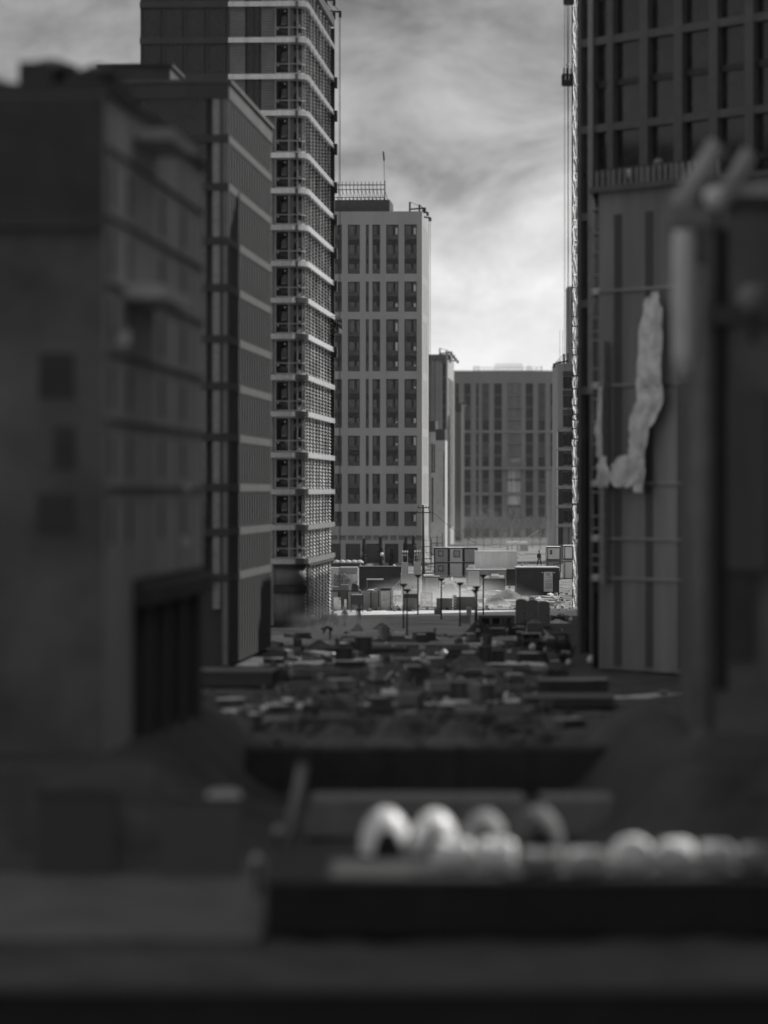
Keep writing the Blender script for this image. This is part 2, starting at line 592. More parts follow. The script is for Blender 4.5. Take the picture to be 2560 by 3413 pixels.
MB().box(-2.6, 2.6, -4, 4, 0, 2.2).build('wall', M['wallD'], T)
MB().box(-2.8, 2.8, -4.2, 4.2, 2.2, 2.45).build('roof', M['steel'], T)
pr = P(612, 205, 280)
T = thing('roof_light', 'pale roof light dome on the mid-rise roof edge', 'roof light', (pr.x, 281, 41.32), ST)
MB().lathe([(.55, 0), (.55, .35)], 14).build('kerb', M['steel'], T)
MB().lathe([(.5, .35), (.45, .7), (.25, .95), (.02, 1.0)], 14).build('dome', M['whiteP'], T, True)

# pale boxes on the left wall that the lens turns to bright discs
def wall_box(u, v, d, w_, h, label):
    p = P(u, v, d)
    T = thing('utility_box', label, 'utility box', (p.x, p.y, p.z-h/2), ST, 'pale boxes on the left walls')
    MB().box(-w_/2, w_/2, -.25, .25, 0, h).build('body', M['white'], T)
    MB().box(-w_/2-.04, w_/2+.04, -.3, .3, h, h+.06).build('lid', M['steelL'], T)
for a in ((613, 1615, 161, .62, .5, 'upper of two pale boxes at the far end of the dark left block'),
          (610, 1800, 161, .62, .5, 'lower of two pale boxes at the far end of the dark left block'),
          (575, 1960, 157, .5, .45, 'pale box above the dark opening of the left block'),
          (412, 1125, 138.5, .5, .55, 'high pale box near the front corner of the dark left block')):
    u, v, d = a[0], a[1], a[2]
    wall_box(*a)

# ------------------------------------------------------------------ second tower: concrete grid
def grid_tower():
    d = 667.0
    k = F/d
    T = thing('concrete_tower', 'grey concrete tower with grouped dark windows in the middle of the street', 'tower', ((1407-CU)/k, d, 0), ST)
    X = lambda u: (u-1407)/k
    Z = lambda v: EYE+(HZ-v)/k
    cols = [(1106, 1139), (1159, 1199), (1219, 1229), (1241, 1267), (1287, 1328), (1348, 1389)]
    left1 = (1066, 1090)
    rows = [[(748, 797), (812, 861), (876, 912)], [(938, 986.6), (1002.7, 1038.8)], [(1063.6, 1120), (1135.7, 1184.8), (1201, 1237)],
            [(1263, 1311.6), (1327.8, 1373.7), (1390, 1426)], [(1452, 1500.5), (1516.7, 1552.7)], [(1579, 1627), (1643.5, 1679.5)], [(1705, 1754)]]
    Ht = Z(704)
    x0 = X(1040)
    D = 26.0
    wl = MB()
    xs = [x0, X(left1[0]), X(left1[1])]
    for a, b in cols:
        xs += [X(a), X(b)]
    xs.append(0.0)
    vt = [704]
    for g in rows:
        vt += [g[0][0], g[-1][1]]
    vt.append(1787)
    T0 = Z(1780)
    for i in range(0, len(xs), 2):
        wl.box(xs[i], xs[i+1], 0, .55, T0, Ht)
    for i in range(1, len(xs)-1, 2):
        for j in range(0, len(vt)-1, 2):
            wl.box(xs[i], xs[i+1], 0, .55, max(Z(vt[j+1]), T0), Z(vt[j]))
    wall = wl.build('wall', M['concA'], T)
    MB().box(x0, -.5, .9, D, 0, Ht-.4).build('core', M['wallD'], T)
    # side wall towards the street with slot windows
    sw = MB()
    ys = [.56, 5, 6.2, 9, 10.2, 14, 15.2, 18, 19.2, D]
    for i in range(0, len(ys), 2):
        sw.box(-.5, 0, ys[i], ys[i+1], 0, Ht)
    for i in range(1, len(ys)-1, 2):
        for j in range(0, len(vt)-1, 2):
            sw.box(-.5, -.02, ys[i], ys[i+1], max(Z(vt[j+1]), 0), Z(vt[j]))
    sw.build('side_wall', M['concA'], T)
    MB().box(x0, -.55, .6, D, Ht-.4, Ht-.1).build('roof', M['steel'], T)
    # windows: one mesh per column width, copied
    r = random.Random(5)
    spn = {}
    for ci, (a, b) in enumerate(cols+[left1]):
        w_ = X(b)-X(a)
        fm = MB()
        gm = MB()
        fm.box(0, .14, -.06, .06, 0, 1).box(w_-.14, w_, -.06, .06, 0, 1)
        fm.box(.14, w_-.14, -.06, .06, 0, .04).box(.14, w_-.14, -.06, .06, .94, 1)
        if w_ > 1:
            fm.box(w_*.54, w_*.54+.42, -.06, .06, .03, .97)
        fm.box(.1, w_*.54 if w_ > 1 else w_-.1, -.05, .05, .25, .28)
        if w_ > 1:
            fm.box(w_*.54+.42, w_-.1, -.05, .05, .25, .28)
        gm.box(.05, w_-.05, .07, .1, .01, .99)
        fme = fm.mesh('window', M['frameD'])
        gme = gm.mesh('pane', M['glassT'])
        gme2 = gm.mesh('pane', M['glassT2'])
        bal = MB().box(.02, w_-.02, -.2, -.17, 0, .85).mesh('balustrade', M['glassB'])
        spm = MB().box(0, w_, -.1, .12, 0, 1).mesh('spandrel_panel', M['spand'])
        sky_panel = MB().box(w_*.54+.44, w_-.14, .02, .05, .04, .6).mesh('blind_sky_panel', M['white'])  # white panel stands in for bright sky seen through the room
        cu2 = MB().box(.12, w_*.5, .02, .05, .04, .24).mesh('blind_sky_panel', M['film'])
        for g in rows:
            for j, (v0, v1) in enumerate(g):
                h = Z(v0)-Z(v1)
                o = bpy.data.objects.new('window', fme)
                C.objects.link(o)
                o.parent = T
                o.location = (X(a), .42, Z(v1))
                o.scale = (1, 1, h)
                p = bpy.data.objects.new('pane', gme2 if r.random() < .45 else gme)
                C.objects.link(p)
                p.parent = o
                if j < len(g)-1 or len(g) == 1 or True:
                    q = bpy.data.objects.new('balustrade', bal)
                    C.objects.link(q)
                    q.parent = o
                    q.scale = (1, 1, 1/h)
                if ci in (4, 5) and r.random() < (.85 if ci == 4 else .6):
                    q = bpy.data.objects.new('blind_sky_panel', sky_panel)
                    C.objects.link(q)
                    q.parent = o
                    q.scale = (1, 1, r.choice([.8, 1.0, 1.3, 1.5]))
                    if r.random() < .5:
                        q = bpy.data.objects.new('blind_sky_panel', cu2)
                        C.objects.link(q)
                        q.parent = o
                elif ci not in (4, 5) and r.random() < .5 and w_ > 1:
                    q = bpy.data.objects.new('blind_sky_panel', cu2)
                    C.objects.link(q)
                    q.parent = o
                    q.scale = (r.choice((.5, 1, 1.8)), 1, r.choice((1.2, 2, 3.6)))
                if j < len(g)-1:
                    s = bpy.data.objects.new('spandrel_panel', spm)
                    C.objects.link(s)
                    s.parent = T
                    s.location = (X(a), .4, Z(g[j+1][0]))
                    s.scale = (1, 1, Z(v1)-Z(g[j+1][0]))
    # louvre row and arcade
    zb = Z(1795)
    fl = MB().box(x0, 0, -.06, .5, zb-.9, zb-.3).box(x0, 0, -.06, .5, T0-.25, T0)
    for i in range(14):
        xx = x0+i*1.47
        fl.box(xx, xx+.3, -.04, .5, zb-.3, T0-.25)
    fl.build('fascia', M['concA'], T)
    lv = MB()
    for i in range(4):
        lv.box(x0, -.1, .1, .4, zb-.25+i*.24, zb-.13+i*.24)
    lv.build('louvre', M['concA'], T)
    MB().box(x0, -.2, .52, .85, zb-.9, T0).build('louvre_backing', M['black'], T)
    for a, b in ((1040, 1052), (1081, 1096), (1134, 1151), (1201, 1219), (1266, 1282), (1328, 1343), (1388, 1407)):
        MB().box(X(a), X(b), -.02, .7, 0, zb-.9).build('arcade_pier', M['concA'], T)
    for a, b in ((1052, 1081), (1096, 1134), (1151, 1201), (1219, 1266), (1282, 1328), (1343, 1388)):
        MB().box(X(a), X(b), .75, .88, 0, zb-.9).build('shop_glazing', M['glassM'], T)
    # roof plant and railing seen against the sky
    MB().box(X(1040), X(1296), 2, 14, Ht-.1, Ht+2.2).build('plant_room', M['wallD'], T)
    rl = MB()
    for i in range(18):
        xx = X(1060)+i*(X(1279)-X(1060))/17
        rl.box(xx-.05, xx+.05, 2.2, 2.3, Ht+2.2, Ht+5.4)
        rl.tube((xx, 2.3, Ht+4), (xx+.5, 3.6, Ht+2.3), .05, 4)
    for z in (2.5, 3.9, 4.7):
        rl.box(X(1060), X(1281), 2.12, 2.2, Ht+z, Ht+z+.16)
    rl.box(X(1278), X(1282), 2.0, 2.1, Ht+2.2, Ht+5.5)
    rl.build('roof_railing', M['steel'], T)
    MB().tube((X(1279), 2.25, Ht+5.4), (X(1277.5), 2.25, Ht+9.0), .07, 5).build('mast', M['steelL'], T)
    MB().tube((X(1277.5), 2.25, Ht+9.0), (X(1275), 2.25, Ht+10.6), .16, 5).build('mast_lamp', M['steel'], T)
    return T, Ht, X
M['glassT2'] = mat('pale reflecting glass variant', .036, .1, .4, .6, 0, .08, False, .7, .6)
M['glassB'] = mat('balustrade glass', .06, .25, .5, .6, 0, .1)
GT, GTH, GTX = grid_tower()

# ------------------------------------------------------------------ finned tower behind it
def win_set(T, w_, h, spots, mats=None, mull=.5, name='window', y=0):
    """one window mesh (frame > pane) copied to (x, z) spots on a front at local y"""
    f = MB()
    f.box(0, .12, -.05, .08, 0, h).box(w_-.12, w_, -.05, .08, 0, h).box(.12, w_-.12, -.05, .08, 0, .1).box(.12, w_-.12, -.05, .08, h-.1, h)
    if mull:
        f.box(w_*mull, w_*mull+.14, -.05, .08, .1, h-.1)
        f.box(w_*mull+.14, w_-.12, -.05, .08, h*.8, h*.8+.08)
    fm = f.mesh(name, M['frameD'])
    g = [MB().box(.1, w_-.1, .04, .07, .08, h-.08).mesh('pane', m) for m in (mats or [M['glassM']])]
    r = random.Random(len(spots))
    for x, z in spots:
        o = bpy.data.objects.new(name, fm)
        C.objects.link(o)
        o.parent = T
        o.location = (x, y, z)
        p = bpy.data.objects.new('pane', r.choice(g))
        C.objects.link(p)
        p.parent = o

def finned_tower():
    d = 877.0
    k = F/d
    T = thing('finned_tower', 'narrow tower with pale vertical fins just right of the concrete tower', 'tower', ((1490-CU)/k, d, 0), ST)
    X = lambda u: (u-1490)/k
    Z = lambda v: EYE+(HZ-v)/k
    Ht = Z(1185)
    MB().box(X(1400), 0, .3, 38, 0, Ht).build('wall', M['louv'], T)
    MB().box(-.3, .12, .1, 38, 0, Ht-.05).build('side_wall', M['concA'], T)
    for i, y in enumerate((4, 12, 20, 28)):
        MB().box(.1, .16, y, y+4.5, 4, Ht-5).build('side_window', M['glassM'], T)
    fin = MB().box(0, .18, -.3, .3, 0, 1).build('fin', M['steelL'], T, loc=(X(1428), 0, Z(1460)))
    fin.scale = (1, 1, Z(1215)-Z(1460))
    for u in (1436, 1441, 1446, 1452, 1455.5, 1459, 1463, 1467, 1470):
        cp(fin, T, (X(u), 0, Z(1450)), (1, 1, Z(rnd.choice((1203, 1208, 1212)))-Z(1450)))
    for u in (1427, 1437, 1445, 1453, 1461, 1469, 1478, 1486):
        cp(fin, T, (X(u), -.02, Z(1212)), (.7, 1, Ht-Z(1212)))
    a = []
    for i in range(6):
        a.append(Z(1254+48*i))
    win_set(T, 12/k, 2.7, [(X(1474.5), z) for z in a]+[(X(1428), z) for z in a], None, 0)
    fr_ = MB()
    for u in (1473.2, 1486.6, 1427, 1437.5):
        fr_.box(X(u), X(u)+.12, -.12, .3, Z(1500), Z(1213))
    fr_.build('white_frame', M['steelL'], T)
    MB().box(X(1400), -.2, 1, 37, Ht, Ht+.3).build('roof', M['steel'], T)
    return T, Ht, k
FT, FTH, FTK = finned_tower()

def podium(u0, u1, v0, d, label, depth=14, slots=()):
    k = F/d
    T = thing('podium_block', label, 'building', ((u1-CU)/k, d, 0), ST)
    Ht = EYE+(HZ-v0)/k
    W = (u1-u0)/k
    MB().box(-W, 0, 0, depth, 0, Ht).build('wall', M['concL'], T)
    MB().box(-W, -.05, .05, depth, Ht, Ht+2.2).build('roof_screen', M['louv'], T)
    for a, b, c, e in slots:
        MB().box((a-u1)/k, (b-u1)/k, -.04, .1, EYE+(HZ-e)/k, EYE+(HZ-c)/k).build('slot_window', M['glass'], T)
podium(1412, 1452, 1440, 760, 'pale podium block with two tall slot windows beside the concrete tower', 14, ((1438, 1443, 1478, 1576), (1446, 1450, 1481, 1576), (1439, 1444, 1592, 1740)))
podium(1452, 1484, 1468, 745, 'taller white podium block directly below the finned tower', 10, ((1478.5, 1480.5, 1505, 1690),))

def striped_block():
    d = 960.0
    k = F/d
    T = thing('striped_block', 'slim block with dark vertical stripes between the finned tower and the far block', 'building', ((1537-CU)/k, d, 0), ST)
    Ht = EYE+(HZ-1368)/k
    W = 19/k
    MB().box(-W, 0, .2, 22, 0, Ht).build('wall', M['louv'], T)
    for i in range(5):
        MB().box(-W+i*W/4.3, -W+i*W/4.3+.12, 0, .2, 1, Ht-.4).build('fin', M['steelL'], T)
    MB().box(-W-.05, .05, .1, 22, Ht, Ht+1.6).build('roof_screen', M['wallD'], T)
    for i in range(3):
        MB().tube((-W*.6+i*.4, 1, Ht+1.6+i*.3), (1.0+i*.1, 1, Ht+2.2-i*.5), .1, 5).build('roof_arm', M['steel'], T)
striped_block()

# ------------------------------------------------------------------ far block closing the street
def far_block():
    d = 1040.0
    k = F/d
    T = thing('far_block', 'broad grey block closing the far end of the street', 'building', ((1490-CU)/k, d, 0), 0)
    X = lambda u: (u-1490)/k
    Z = lambda v: EYE+(HZ-v)/k
    Ht = Z(1238)
    cols = [(1518, 1529.5), (1547, 1569), (1587, 1595), (1607, 1630), (1647, 1673), (1691, 1736), (1752, 1777), (1794.5, 1817), (1834.5, 1858)]
    rows = [(1278, 1312.5), (1319, 1353), (1361, 1393), (1401, 1434), (1443, 1474), (1482.5, 1514.5), (1523, 1555.5), (1565.5, 1595.5), (1604, 1641), (1651, 1682), (1692, 1723)]
    xs = [X(1480), ]
    for a, b in cols:
        xs += [X(a), X(b)]
    xs.append(X(1930))
    wl = MB()
    for i in range(0, len(xs), 2):
        wl.box(xs[i], xs[i+1], 0, .6, 0, Ht)
    for i in range(1, len(xs)-1, 2):
        wl.box(xs[i], xs[i+1], 0, .6, Z(1278), Ht)
        wl.box(xs[i], xs[i+1], 0, .6, Z(1760), Z(1723))
    wl.build('wall', M['concB'], T)
    MB().box(X(1480), X(1930), .65, 18, 0, Ht-.5).build('core', M['glassM'], T)
    for v0, v1 in ((1434, 1443), (1555.5, 1565.5), (1641, 1651)):
        MB().box(X(1546), X(1862), -.25, 0, Z(v1), Z(v0)).build('floor_band', M['concB'], T)
    for j in range(len(rows)-1):
        if rows[j][1] in (1434, 1555.5, 1641):
            continue
        MB().box(X(1508), X(1862), .15, .6, Z(rows[j+1][0]), Z(rows[j][1])).build('spandrel_panel', M['concD2'], T)
    spots = {}
    for ci in (0, 1, 2, 3, 7, 8):
        a, b = cols[ci]
        sp = []
        for j, (v0, v1) in enumerate(rows):
            if ci in (0, 1, 2) and j > 6:
                continue
            if ci == 0 and j > 1:
                continue
            if ci == 8 and j > 7:
                continue
            sp.append((X(a), Z(v1)))
        win_set(T, (b-a)/k, (rows[0][1]-rows[0][0])/k, sp, [M['glassM'], M['glassM'], M['glass'], M['film']], .52, 'window', .3)
    for ci in (4, 6):
        a, b = cols[ci]
        for v0, v1 in ((1278, 1434), (1443, 1555), (1565.5, 1641), (1651, 1716)):
            o = MB()
            n = 7
            ww = X(b)-X(a)
            o.box(X(a), X(b), .35, .45, Z(v1), Z(v0))
            for i in range(n):
                o.box(X(a)+(i+.3)*ww/n, X(a)+(i+.55)*ww/n, .2, .35, Z(v1), Z(v0))
            o.build('louvre_panel', M['louv'], T)
    a, b = cols[5]
    for v0, v1 in rows[:7]:
        MB().box(X(a), X(b), .4, .5, Z(v1), Z(v0)).build('balcony_screen', M['contM'], T)
        o = MB()
        for i in range(8):
            o.box(X(a)+(i+.3)*(X(b)-X(a))/8, X(a)+(i+.42)*(X(b)-X(a))/8, -.1, .1, Z(v1)-.3, Z(v0)+.2)
        o.box(X(a)-.1, X(b)+.1, -.2, .3, Z(v1)-.45, Z(v1)-.15)
        o.build('balcony_bars', M['steelL'], T)
    # sheeted lower part and two projecting balconies
    for v0, v1, m in ((1525, 1541, 'white'), (1566, 1596, 'white'), (1598, 1641, 'white'), (1651, 1684, 'white'), (1686, 1722, 'contM')):
        s = MB()
        n = 9
        for i in range(n+1):
            x = X(1692)+(X(1735)-X(1692))*i/n
            yy = .2+.16*math.sin(i*2.1+v0)
            s.v += [(x, yy, Z(v1)), (x, yy+.05*math.sin(i), Z(v0))]
        for i in range(n):
            s.f.append((2*i, 2*i+2, 2*i+3, 2*i+1))
        s.build('plastic_sheet', M['film2'] if m == 'white' else M[m], T, True)
    for v0, v1 in ((1541, 1555), (1724, 1738)):
        o = MB()
        for i in range(26):
            x = X(1672)+(X(1752)-X(1672))*i/25
            o.box(x-.06, x+.06, -1.6, -1.5, Z(v1), Z(v0))
        o.box(X(1671), X(1753), -1.65, -1.45, Z(v0), Z(v0)+.12)
        o.build('balcony_railing', M['steelL'], T)
        MB().box(X(1670), X(1754), -1.7, -.0, Z(v1)-.8, Z(v1)).build('balcony_slab', M['concB'], T)
    MB().box(X(1480), X(1930), .3, 18, Ht-.5, Ht+.25).build('roof', M['steelL'], T)
    o = MB()
    for u0, u1, z0 in ((1581, 1805, 1.1), (1650, 1742, 2.0)):
        o.box(X(u0), X(u1), 1.0, 1.08, Ht+z0-.05, Ht+z0+.05)
        o.box(X(u0), X(u1), 1.0, 1.08, Ht+z0-.75, Ht+z0-.68)
        for i in range(15):
            x = X(u0)+(X(u1)-X(u0))*i/14
            o.box(x-.04, x+.04, 1.0, 1.08, Ht, Ht+z0)
    o.build('roof_railing', M['steel'], T)
    for u in (1580, 1589, 1597, 1761, 1768.5, 1806):
        MB().tube((X(u), 1.5, Ht), (X(u), 1.5, Ht+1.6), .09, 5).build('roof_mast', M['steel'], T)
    for u in (1672, 1702, 1737):
        MB().box(X(u), X(u)+7/k, -.2, .5, 0, Z(1762)).build('ground_pier', M['concB'], T)
    return T
M['film2'] = mat('creased white film', .62, .4, .5, .9, 0, 1, True, 1.6)
M['concD2'] = mat('dim spandrel', .13, .8, .15, .4)
far_block()

# ------------------------------------------------------------------ right far block with wide dark windows
def right_far():
    d = 663.0
    k = F/d
    T = thing('corner_block', 'dark-windowed block with pale slabs half hidden behind the right scaffold', 'building', ((1860-CU)/k, d, 0), 0)
    X = lambda u: (u-1860)/k
    Z = lambda v: EYE+(HZ-v)/k
    Ht = Z(1216)
    MB().box(0, X(1990), .3, 22, 0, Ht).build('wall', M['concB'], T)
    win_set(T, 33/k, 39/k, [(X(1877), Z(1295+63.6*i)) for i in range(8)], [M['glass'], M['glassM']], .5, 'window', .25)
    win_set(T, 33/k, 39/k, [(X(1911), Z(1295+63.6*i)) for i in range(8)], [M['glass'], M['glassM']], .5, 'window', .25)
    for i in range(8):
        MB().box(X(1876), X(1990), .2, .3, Z(1255+63.6*i)+.05, Z(1255+63.6*i)+.9).build('spandrel_panel', M['louv'], T)
    for i in range(6):
        MB().box(.02, X(1876.5), -.05, .3, Z(1497+63.6*i), Z(1437+63.6*i)).build('loggia_panel', M['spand'], T)
        MB().box(-.1, X(1990), -.3, .2, Z(1441+63.6*i)+.1, Z(1441+63.6*i)+.7).build('floor_band', M['concM'], T)
        e = MB().tube((-.15, -.2, Z(1497+63.6*i)), (-.1, -.2, Z(1440+63.6*i)), .09, 5).build('film_edge', M['white'], T)
    for x in (X(1895), X(1920)):
        MB().box(x, x+.12, -.1, .2, 3, Ht-4).build('downpipe', M['steel'], T)
    MB().box(-.1, X(1990), .2, 22, Ht, Ht+.3).build('roof', M['steelL'], T)
    return T, Ht
RFT, RFH = right_far()
p = P(1904, 1637, 900)
T = thing('slab_tower', 'plain thin tower edge rising behind the right far block', 'tower', (p.x, 900, 0), 0)
hh = EYE+(HZ-960)/F*900
MB().box(-.6, 12, 0, 14, 0, hh).build('wall', M['concB'], T)
MB().box(-.7, 12.1, -.1, 14.1, hh, hh+.4).build('parapet', M['steelL'], T)
# pale pier block in front of the far block's right side
p = P(1838, 1637, 760)
T = thing('pier_block', 'plain pale column-like block before the right side of the far block', 'building', (p.x, 760, 0), 0)
hh = EYE+(HZ-1570)/F*760
MB().box(-.55, .6, 0, 8, 0, hh).build('wall', M['concM'], T)
for i in range(5):
    MB().box(.6, 2.2, .3, 8, .5+3.3*i, 2.7+3.3*i).build('loggia', M['glassM'], T)
    MB().box(.6, 2.3, 0, 8, 2.7+3.3*i, 3.8+3.3*i).build('floor_band', M['concM'], T)

# ------------------------------------------------------------------ right-hand towers, turned to the street
AR = math.atan2(-.809, .588)
def right_low():
    T = thing('rounded_block', 'dark lower block with a round glazed corner and a posted roof edge on the right', 'building', (14.35, 271, 0), AR)
    k = 47.2
    Z = lambda v: EYE+(HZ-v)/k
    Ht = Z(628)
    MB().box(.55, 26, .25, 12, 0, Ht-.2).build('wall', M['concR'], T)
    cc = (.62, .62)
    MB().lathe([(.5, 0), (.5, Ht-.3)], 20, (cc[0], cc[1], 0)).build('corner_glazing', M['glass2'], T, True)
    rg = MB().lathe([(.48, -.24), (.6, -.24), (.62, -.2), (.62, .2), (.6, .24), (.48, .24)], 20, (cc[0], cc[1], 0))
    rg.box(.7, 26, .1, .25, -.1, .1)
    rg = rg.build('floor_band', M['bandD'], T, loc=(0, 0, Z(1925)))
    for v in (1794, 1611, 1287, 974):
        cp(rg, T, (0, 0, Z(v)), (1, 1, 1))
    r2 = MB().lathe([(.48, -.05), (.54, -.05), (.54, .05), (.48, .05)], 20, (cc[0], cc[1], 0)).build('joint_ring', M['steelL'], T, loc=(0, 0, Z(1560)))
    for v in (700, 780, 845, 920, 1060, 1105, 1135, 1230, 1330, 1405, 1440, 1480, 1640, 1720, 1760, 1850, 1880):
        cp(r2, T, (0, 0, Z(v)))
    cop = MB().lathe([(.4, 0), (.78, 0), (.78, .4), (.4, .4)], 20, (cc[0], cc[1], 0))
    cop.box(.9, 26, -.2, 12, 0, .4)
    cop.build('coping', M['concM2'], T, loc=(0, 0, Ht-.4))
    po = MB().box(-.09, .09, -.09, .09, 0, 1.15).build('roof_post', M['steelL'], T, loc=(.9, .2, Ht))
    for i in range(1, 22):
        cp(po, T, (.9+i*.62, .2, Ht))
    MB().box(.7, 15, .14, .22, Ht+1.15, Ht+1.25).build('roof_rail', M['steel'], T)
    for i in range(7):
        MB().box(2.7+i*3.4, 3.5+i*3.4, .2, .3, .3, Ht-2).build('window_strip', M['concC'], T)
    # vertical pipe run and mast-climber rail next to the corner
    MB().box(2.0, 2.4, -.45, -.05, 6, 23).build('bright_downpipe', M['steelL'], T)
    return T
M['concR'] = mat('grey weathered facade', .24, .85, .5, .18, 0, .1, True)
M['bandD'] = mat('metal floor ring', .42, .3, .1, 2, .5)
right_low()

def right_tall():
    T = thing('gridded_tower', 'dark tall tower with pale mullion grid rising out of the picture on the right', 'tower', (15.0, 297, 0), AR)
    k = 43.1
    Z = lambda v: EYE+(HZ-v)/k
    Ht = 62.0
    MB().box(.3, 42, .4, 22, 0, Ht).build('wall', M['glassM'], T)
    MB().box(0, 42.1, .3, 22.1, Ht, Ht+.5).build('roof', M['steel'], T)
    pil = MB().box(-.22, .22, -.1, .4, 0, Ht).build('mullion', M['concC2'], T, loc=(.25, 0, 0))
    for s_, w_ in ((1.75, 1.1), (4.0, 1.6), (8.0, 2.2), (12, 2.2), (16, 2.2), (20, 2.2), (24, 2.2), (28, 2.2)):
        cp(pil, T, (s_, 0, 0), (w_, 1, 1))
    bd = MB().box(.1, 42, -.06, .4, -.3, .3).build('floor_band', M['concC2'], T, loc=(0, 0, Z(436)))
    for v in (147, 725, 1014, 1303):
        cp(bd, T, (0, 0, Z(v)))
    md = MB().box(.1, 42, .2, .4, -.25, .25).build('middle_band', M['spand'], T, loc=(0, 0, Z(291)))
    for v in (580, 2, -140):
        cp(md, T, (0, 0, Z(v)))
    MB().box(1.45, 2.05, -.22, -.1, 20, Ht).build('bright_mullion', M['concM'], T)
    # street-side edge wrapped in sunlit insulation
    e = MB()
    r = random.Random(4)
    z = 2.0
    while z < Ht-1:
        h = r.uniform(.8, 2.4)
        e.box(-.05-r.uniform(0, .08), .28, .3, 1.2, z, z+h-.15*r.random())
        z += h
    e.build('insulation_edge', M['concM'], T)
    return T
M['whiteB'] = mat('dusty insulation', .72, .8, .3, 1, 0, .5)
M['concC2'] = mat('dark mullion paint', .12, .7, .2, .5)
right_tall()
def annexe():
    T = thing('shade_annexe', 'low dark block added behind the right towers to shade the street', 'building', (16.05, 315.5, 0), ST)
    MB().box(0, 34, 0, 88.5, 0, 33).build('wall', M['concC'], T)  # block added to throw shade over the street, sized for its shadow
    MB().box(0, 34, .2, 88.5, 33, 33.3).build('roof', M['steel'], T)
    for z in (6, 10, 14, 18, 22):
        MB().box(.1, 34, -.2, 0, z, z+.4).build('floor_band', M['concM2'], T)
annexe()
def hoist():
    d = 408.0
    k = F/d
    T = thing('netted_hoist', 'tall narrow hoist mast wrapped in glowing sunlit netting along the right tower edge', 'hoist', ((1909-CU)/k, d, 0), 0)
    W = 17/k
    h = EYE+(HZ+60)/k
    m = MB()
    for x in (0, W):
        for y in (0, .5):
            m.box(x-.04, x+.04, y-.04, y+.04, 0, h)
    m.build('mast', M['steel'], T)
    r = random.Random(9)
    e = MB()
    z = .2
    while z < h-1:
        q = r.uniform(.3, 1.5)
        a, b = r.uniform(-.1, .08), W+r.uniform(-.16, .05)
        i = len(e.v)
        for zz, o in ((z, 0), (z+q*.5, r.uniform(-.12, .12)), (z+q, 0)):
            for t in (0, .33, .66, 1):
                e.v.append((a+(b-a)*t+o, -.1+.12*math.sin(t*7+zz*3), zz))
        for j in range(2):
            for t in range(3):
                f = i+j*4+t
                e.f.append((f, f+1, f+5, f+4))
        z += q*r.uniform(.9, 1.25)
    e.build('netting', M['net'], T)
def translucent():
    m = mat('backlit netting', .75, .8, .4, .9)
    t = m.node_tree
    p = t.nodes['Principled BSDF']
    o = [n for n in t.nodes if n.type == 'OUTPUT_MATERIAL'][0]
    tr = t.nodes.new('ShaderNodeBsdfTranslucent')
    mx_ = t.nodes.new('ShaderNodeMixShader')
    mx_.inputs[0].default_value = .65
    src = p.inputs['Base Color'].links[0].from_socket
    t.links.new(src, tr.inputs['Color'])
    t.links.new(p.outputs[0], mx_.inputs[1])
    t.links.new(tr.outputs[0], mx_.inputs[2])
    t.links.new(mx_.outputs[0], o.inputs['Surface'])
    return m
M['net'] = translucent()
hoist()

def right_near():
    d = 140.0
    k = F/d
    T = thing('pale_pier_block', 'blurred block with one pale pier filling the right edge', 'building', ((2240-CU)/k, d, 0), R(-2))
    Z = lambda v: EYE+(HZ-v)/k
    Ht = Z(690)
    MB().box(.9, 12, .3, 16, 0, Ht).build('wall', M['frontR'], T)
    MB().lathe([(.3, Z(1260)), (.44, Z(1180)), (.46, Z(1000)), (.44, Z(800)), (.25, Z(720))], 16, (.47, .3, 0)).build('pier', M['white'], T, True)
    MB().lathe([(.42, 1), (.42, Z(1500)), (.4, Z(1000)), (.25, Z(880))], 16, (1.1, .45, 0)).build('lower_pier', M['concM'], T, True)
    MB().box(1.3, 12, .0, .3, Z(1080), Z(1020)).build('floor_band', M['concC'], T)
    MB().box(2.1, 3.0, .1, .3, Z(2200), Z(1910)).build('window', M['wallD'], T)
    MB().box(1.6, 2.0, .2, .3, Z(2300), Z(760)).build('dark_slot', M['black'], T)
    MB().box(2.0, 3.4, -.1, .3, Z(1900), Z(1300)).build('grey_panel', M['concM2'], T)
    MB().box(.8, 12, .1, 16, Ht, Ht+.4).build('roof', M['wallD'], T)
right_near()
# tall unseen blocks, added only to shade the street; sun passes between them
def shade_tower(y0, y1, label):
    T = thing('shade_tower', label, 'tower', (48, y0, 0), 0)
    MB().box(0, 12, 0, y1-y0, 0, 92).build('wall', M['wallD'], T)
    MB().box(-.2, 12.2, -.2, y1-y0+.2, 92, 93).build('parapet', M['steel'], T)
    fb = MB().box(-.2, 0, 0, y1-y0, -.3, .3).build('floor_band', M['concC'], T, loc=(0, 0, 4))
    for i in range(1, 25):
        cp(fb, T, (0, 0, 4+3.5*i))
shade_tower(-40, 138.5, 'nearer unseen tower added to shade the street from the right')
shade_tower(161, 261, 'farther unseen tower added to shade the street from the right')
T = thing('shade_screen', 'tall netting screen on posts just outside the right edge by the black store', 'screen', (15.4, 104, 0), 0)
q = MB()
n = 14
for i in range(n+1):
    y = 28*i/n
    zb = max(0.05, min(20, 1.45*(y+104-108.2)))  # edge sloped to keep sun off the ground but let it reach the sacks
    q.v += [(0, y, zb), (0, y, 46), (.1, y, zb), (.1, y, 46)]
for i in range(n):
    j = 4*i
    q.f += [(j, j+4, j+5, j+1), (j+2, j+3, j+7, j+6), (j, j+2, j+6, j+4), (j+1, j+5, j+7, j+3)]
q.f += [(0, 1, 3, 2), (4*n, 4*n+2, 4*n+3, 4*n+1)]
q.build('netting', M['wallD'], T)  # solid panel of the added sun blocker
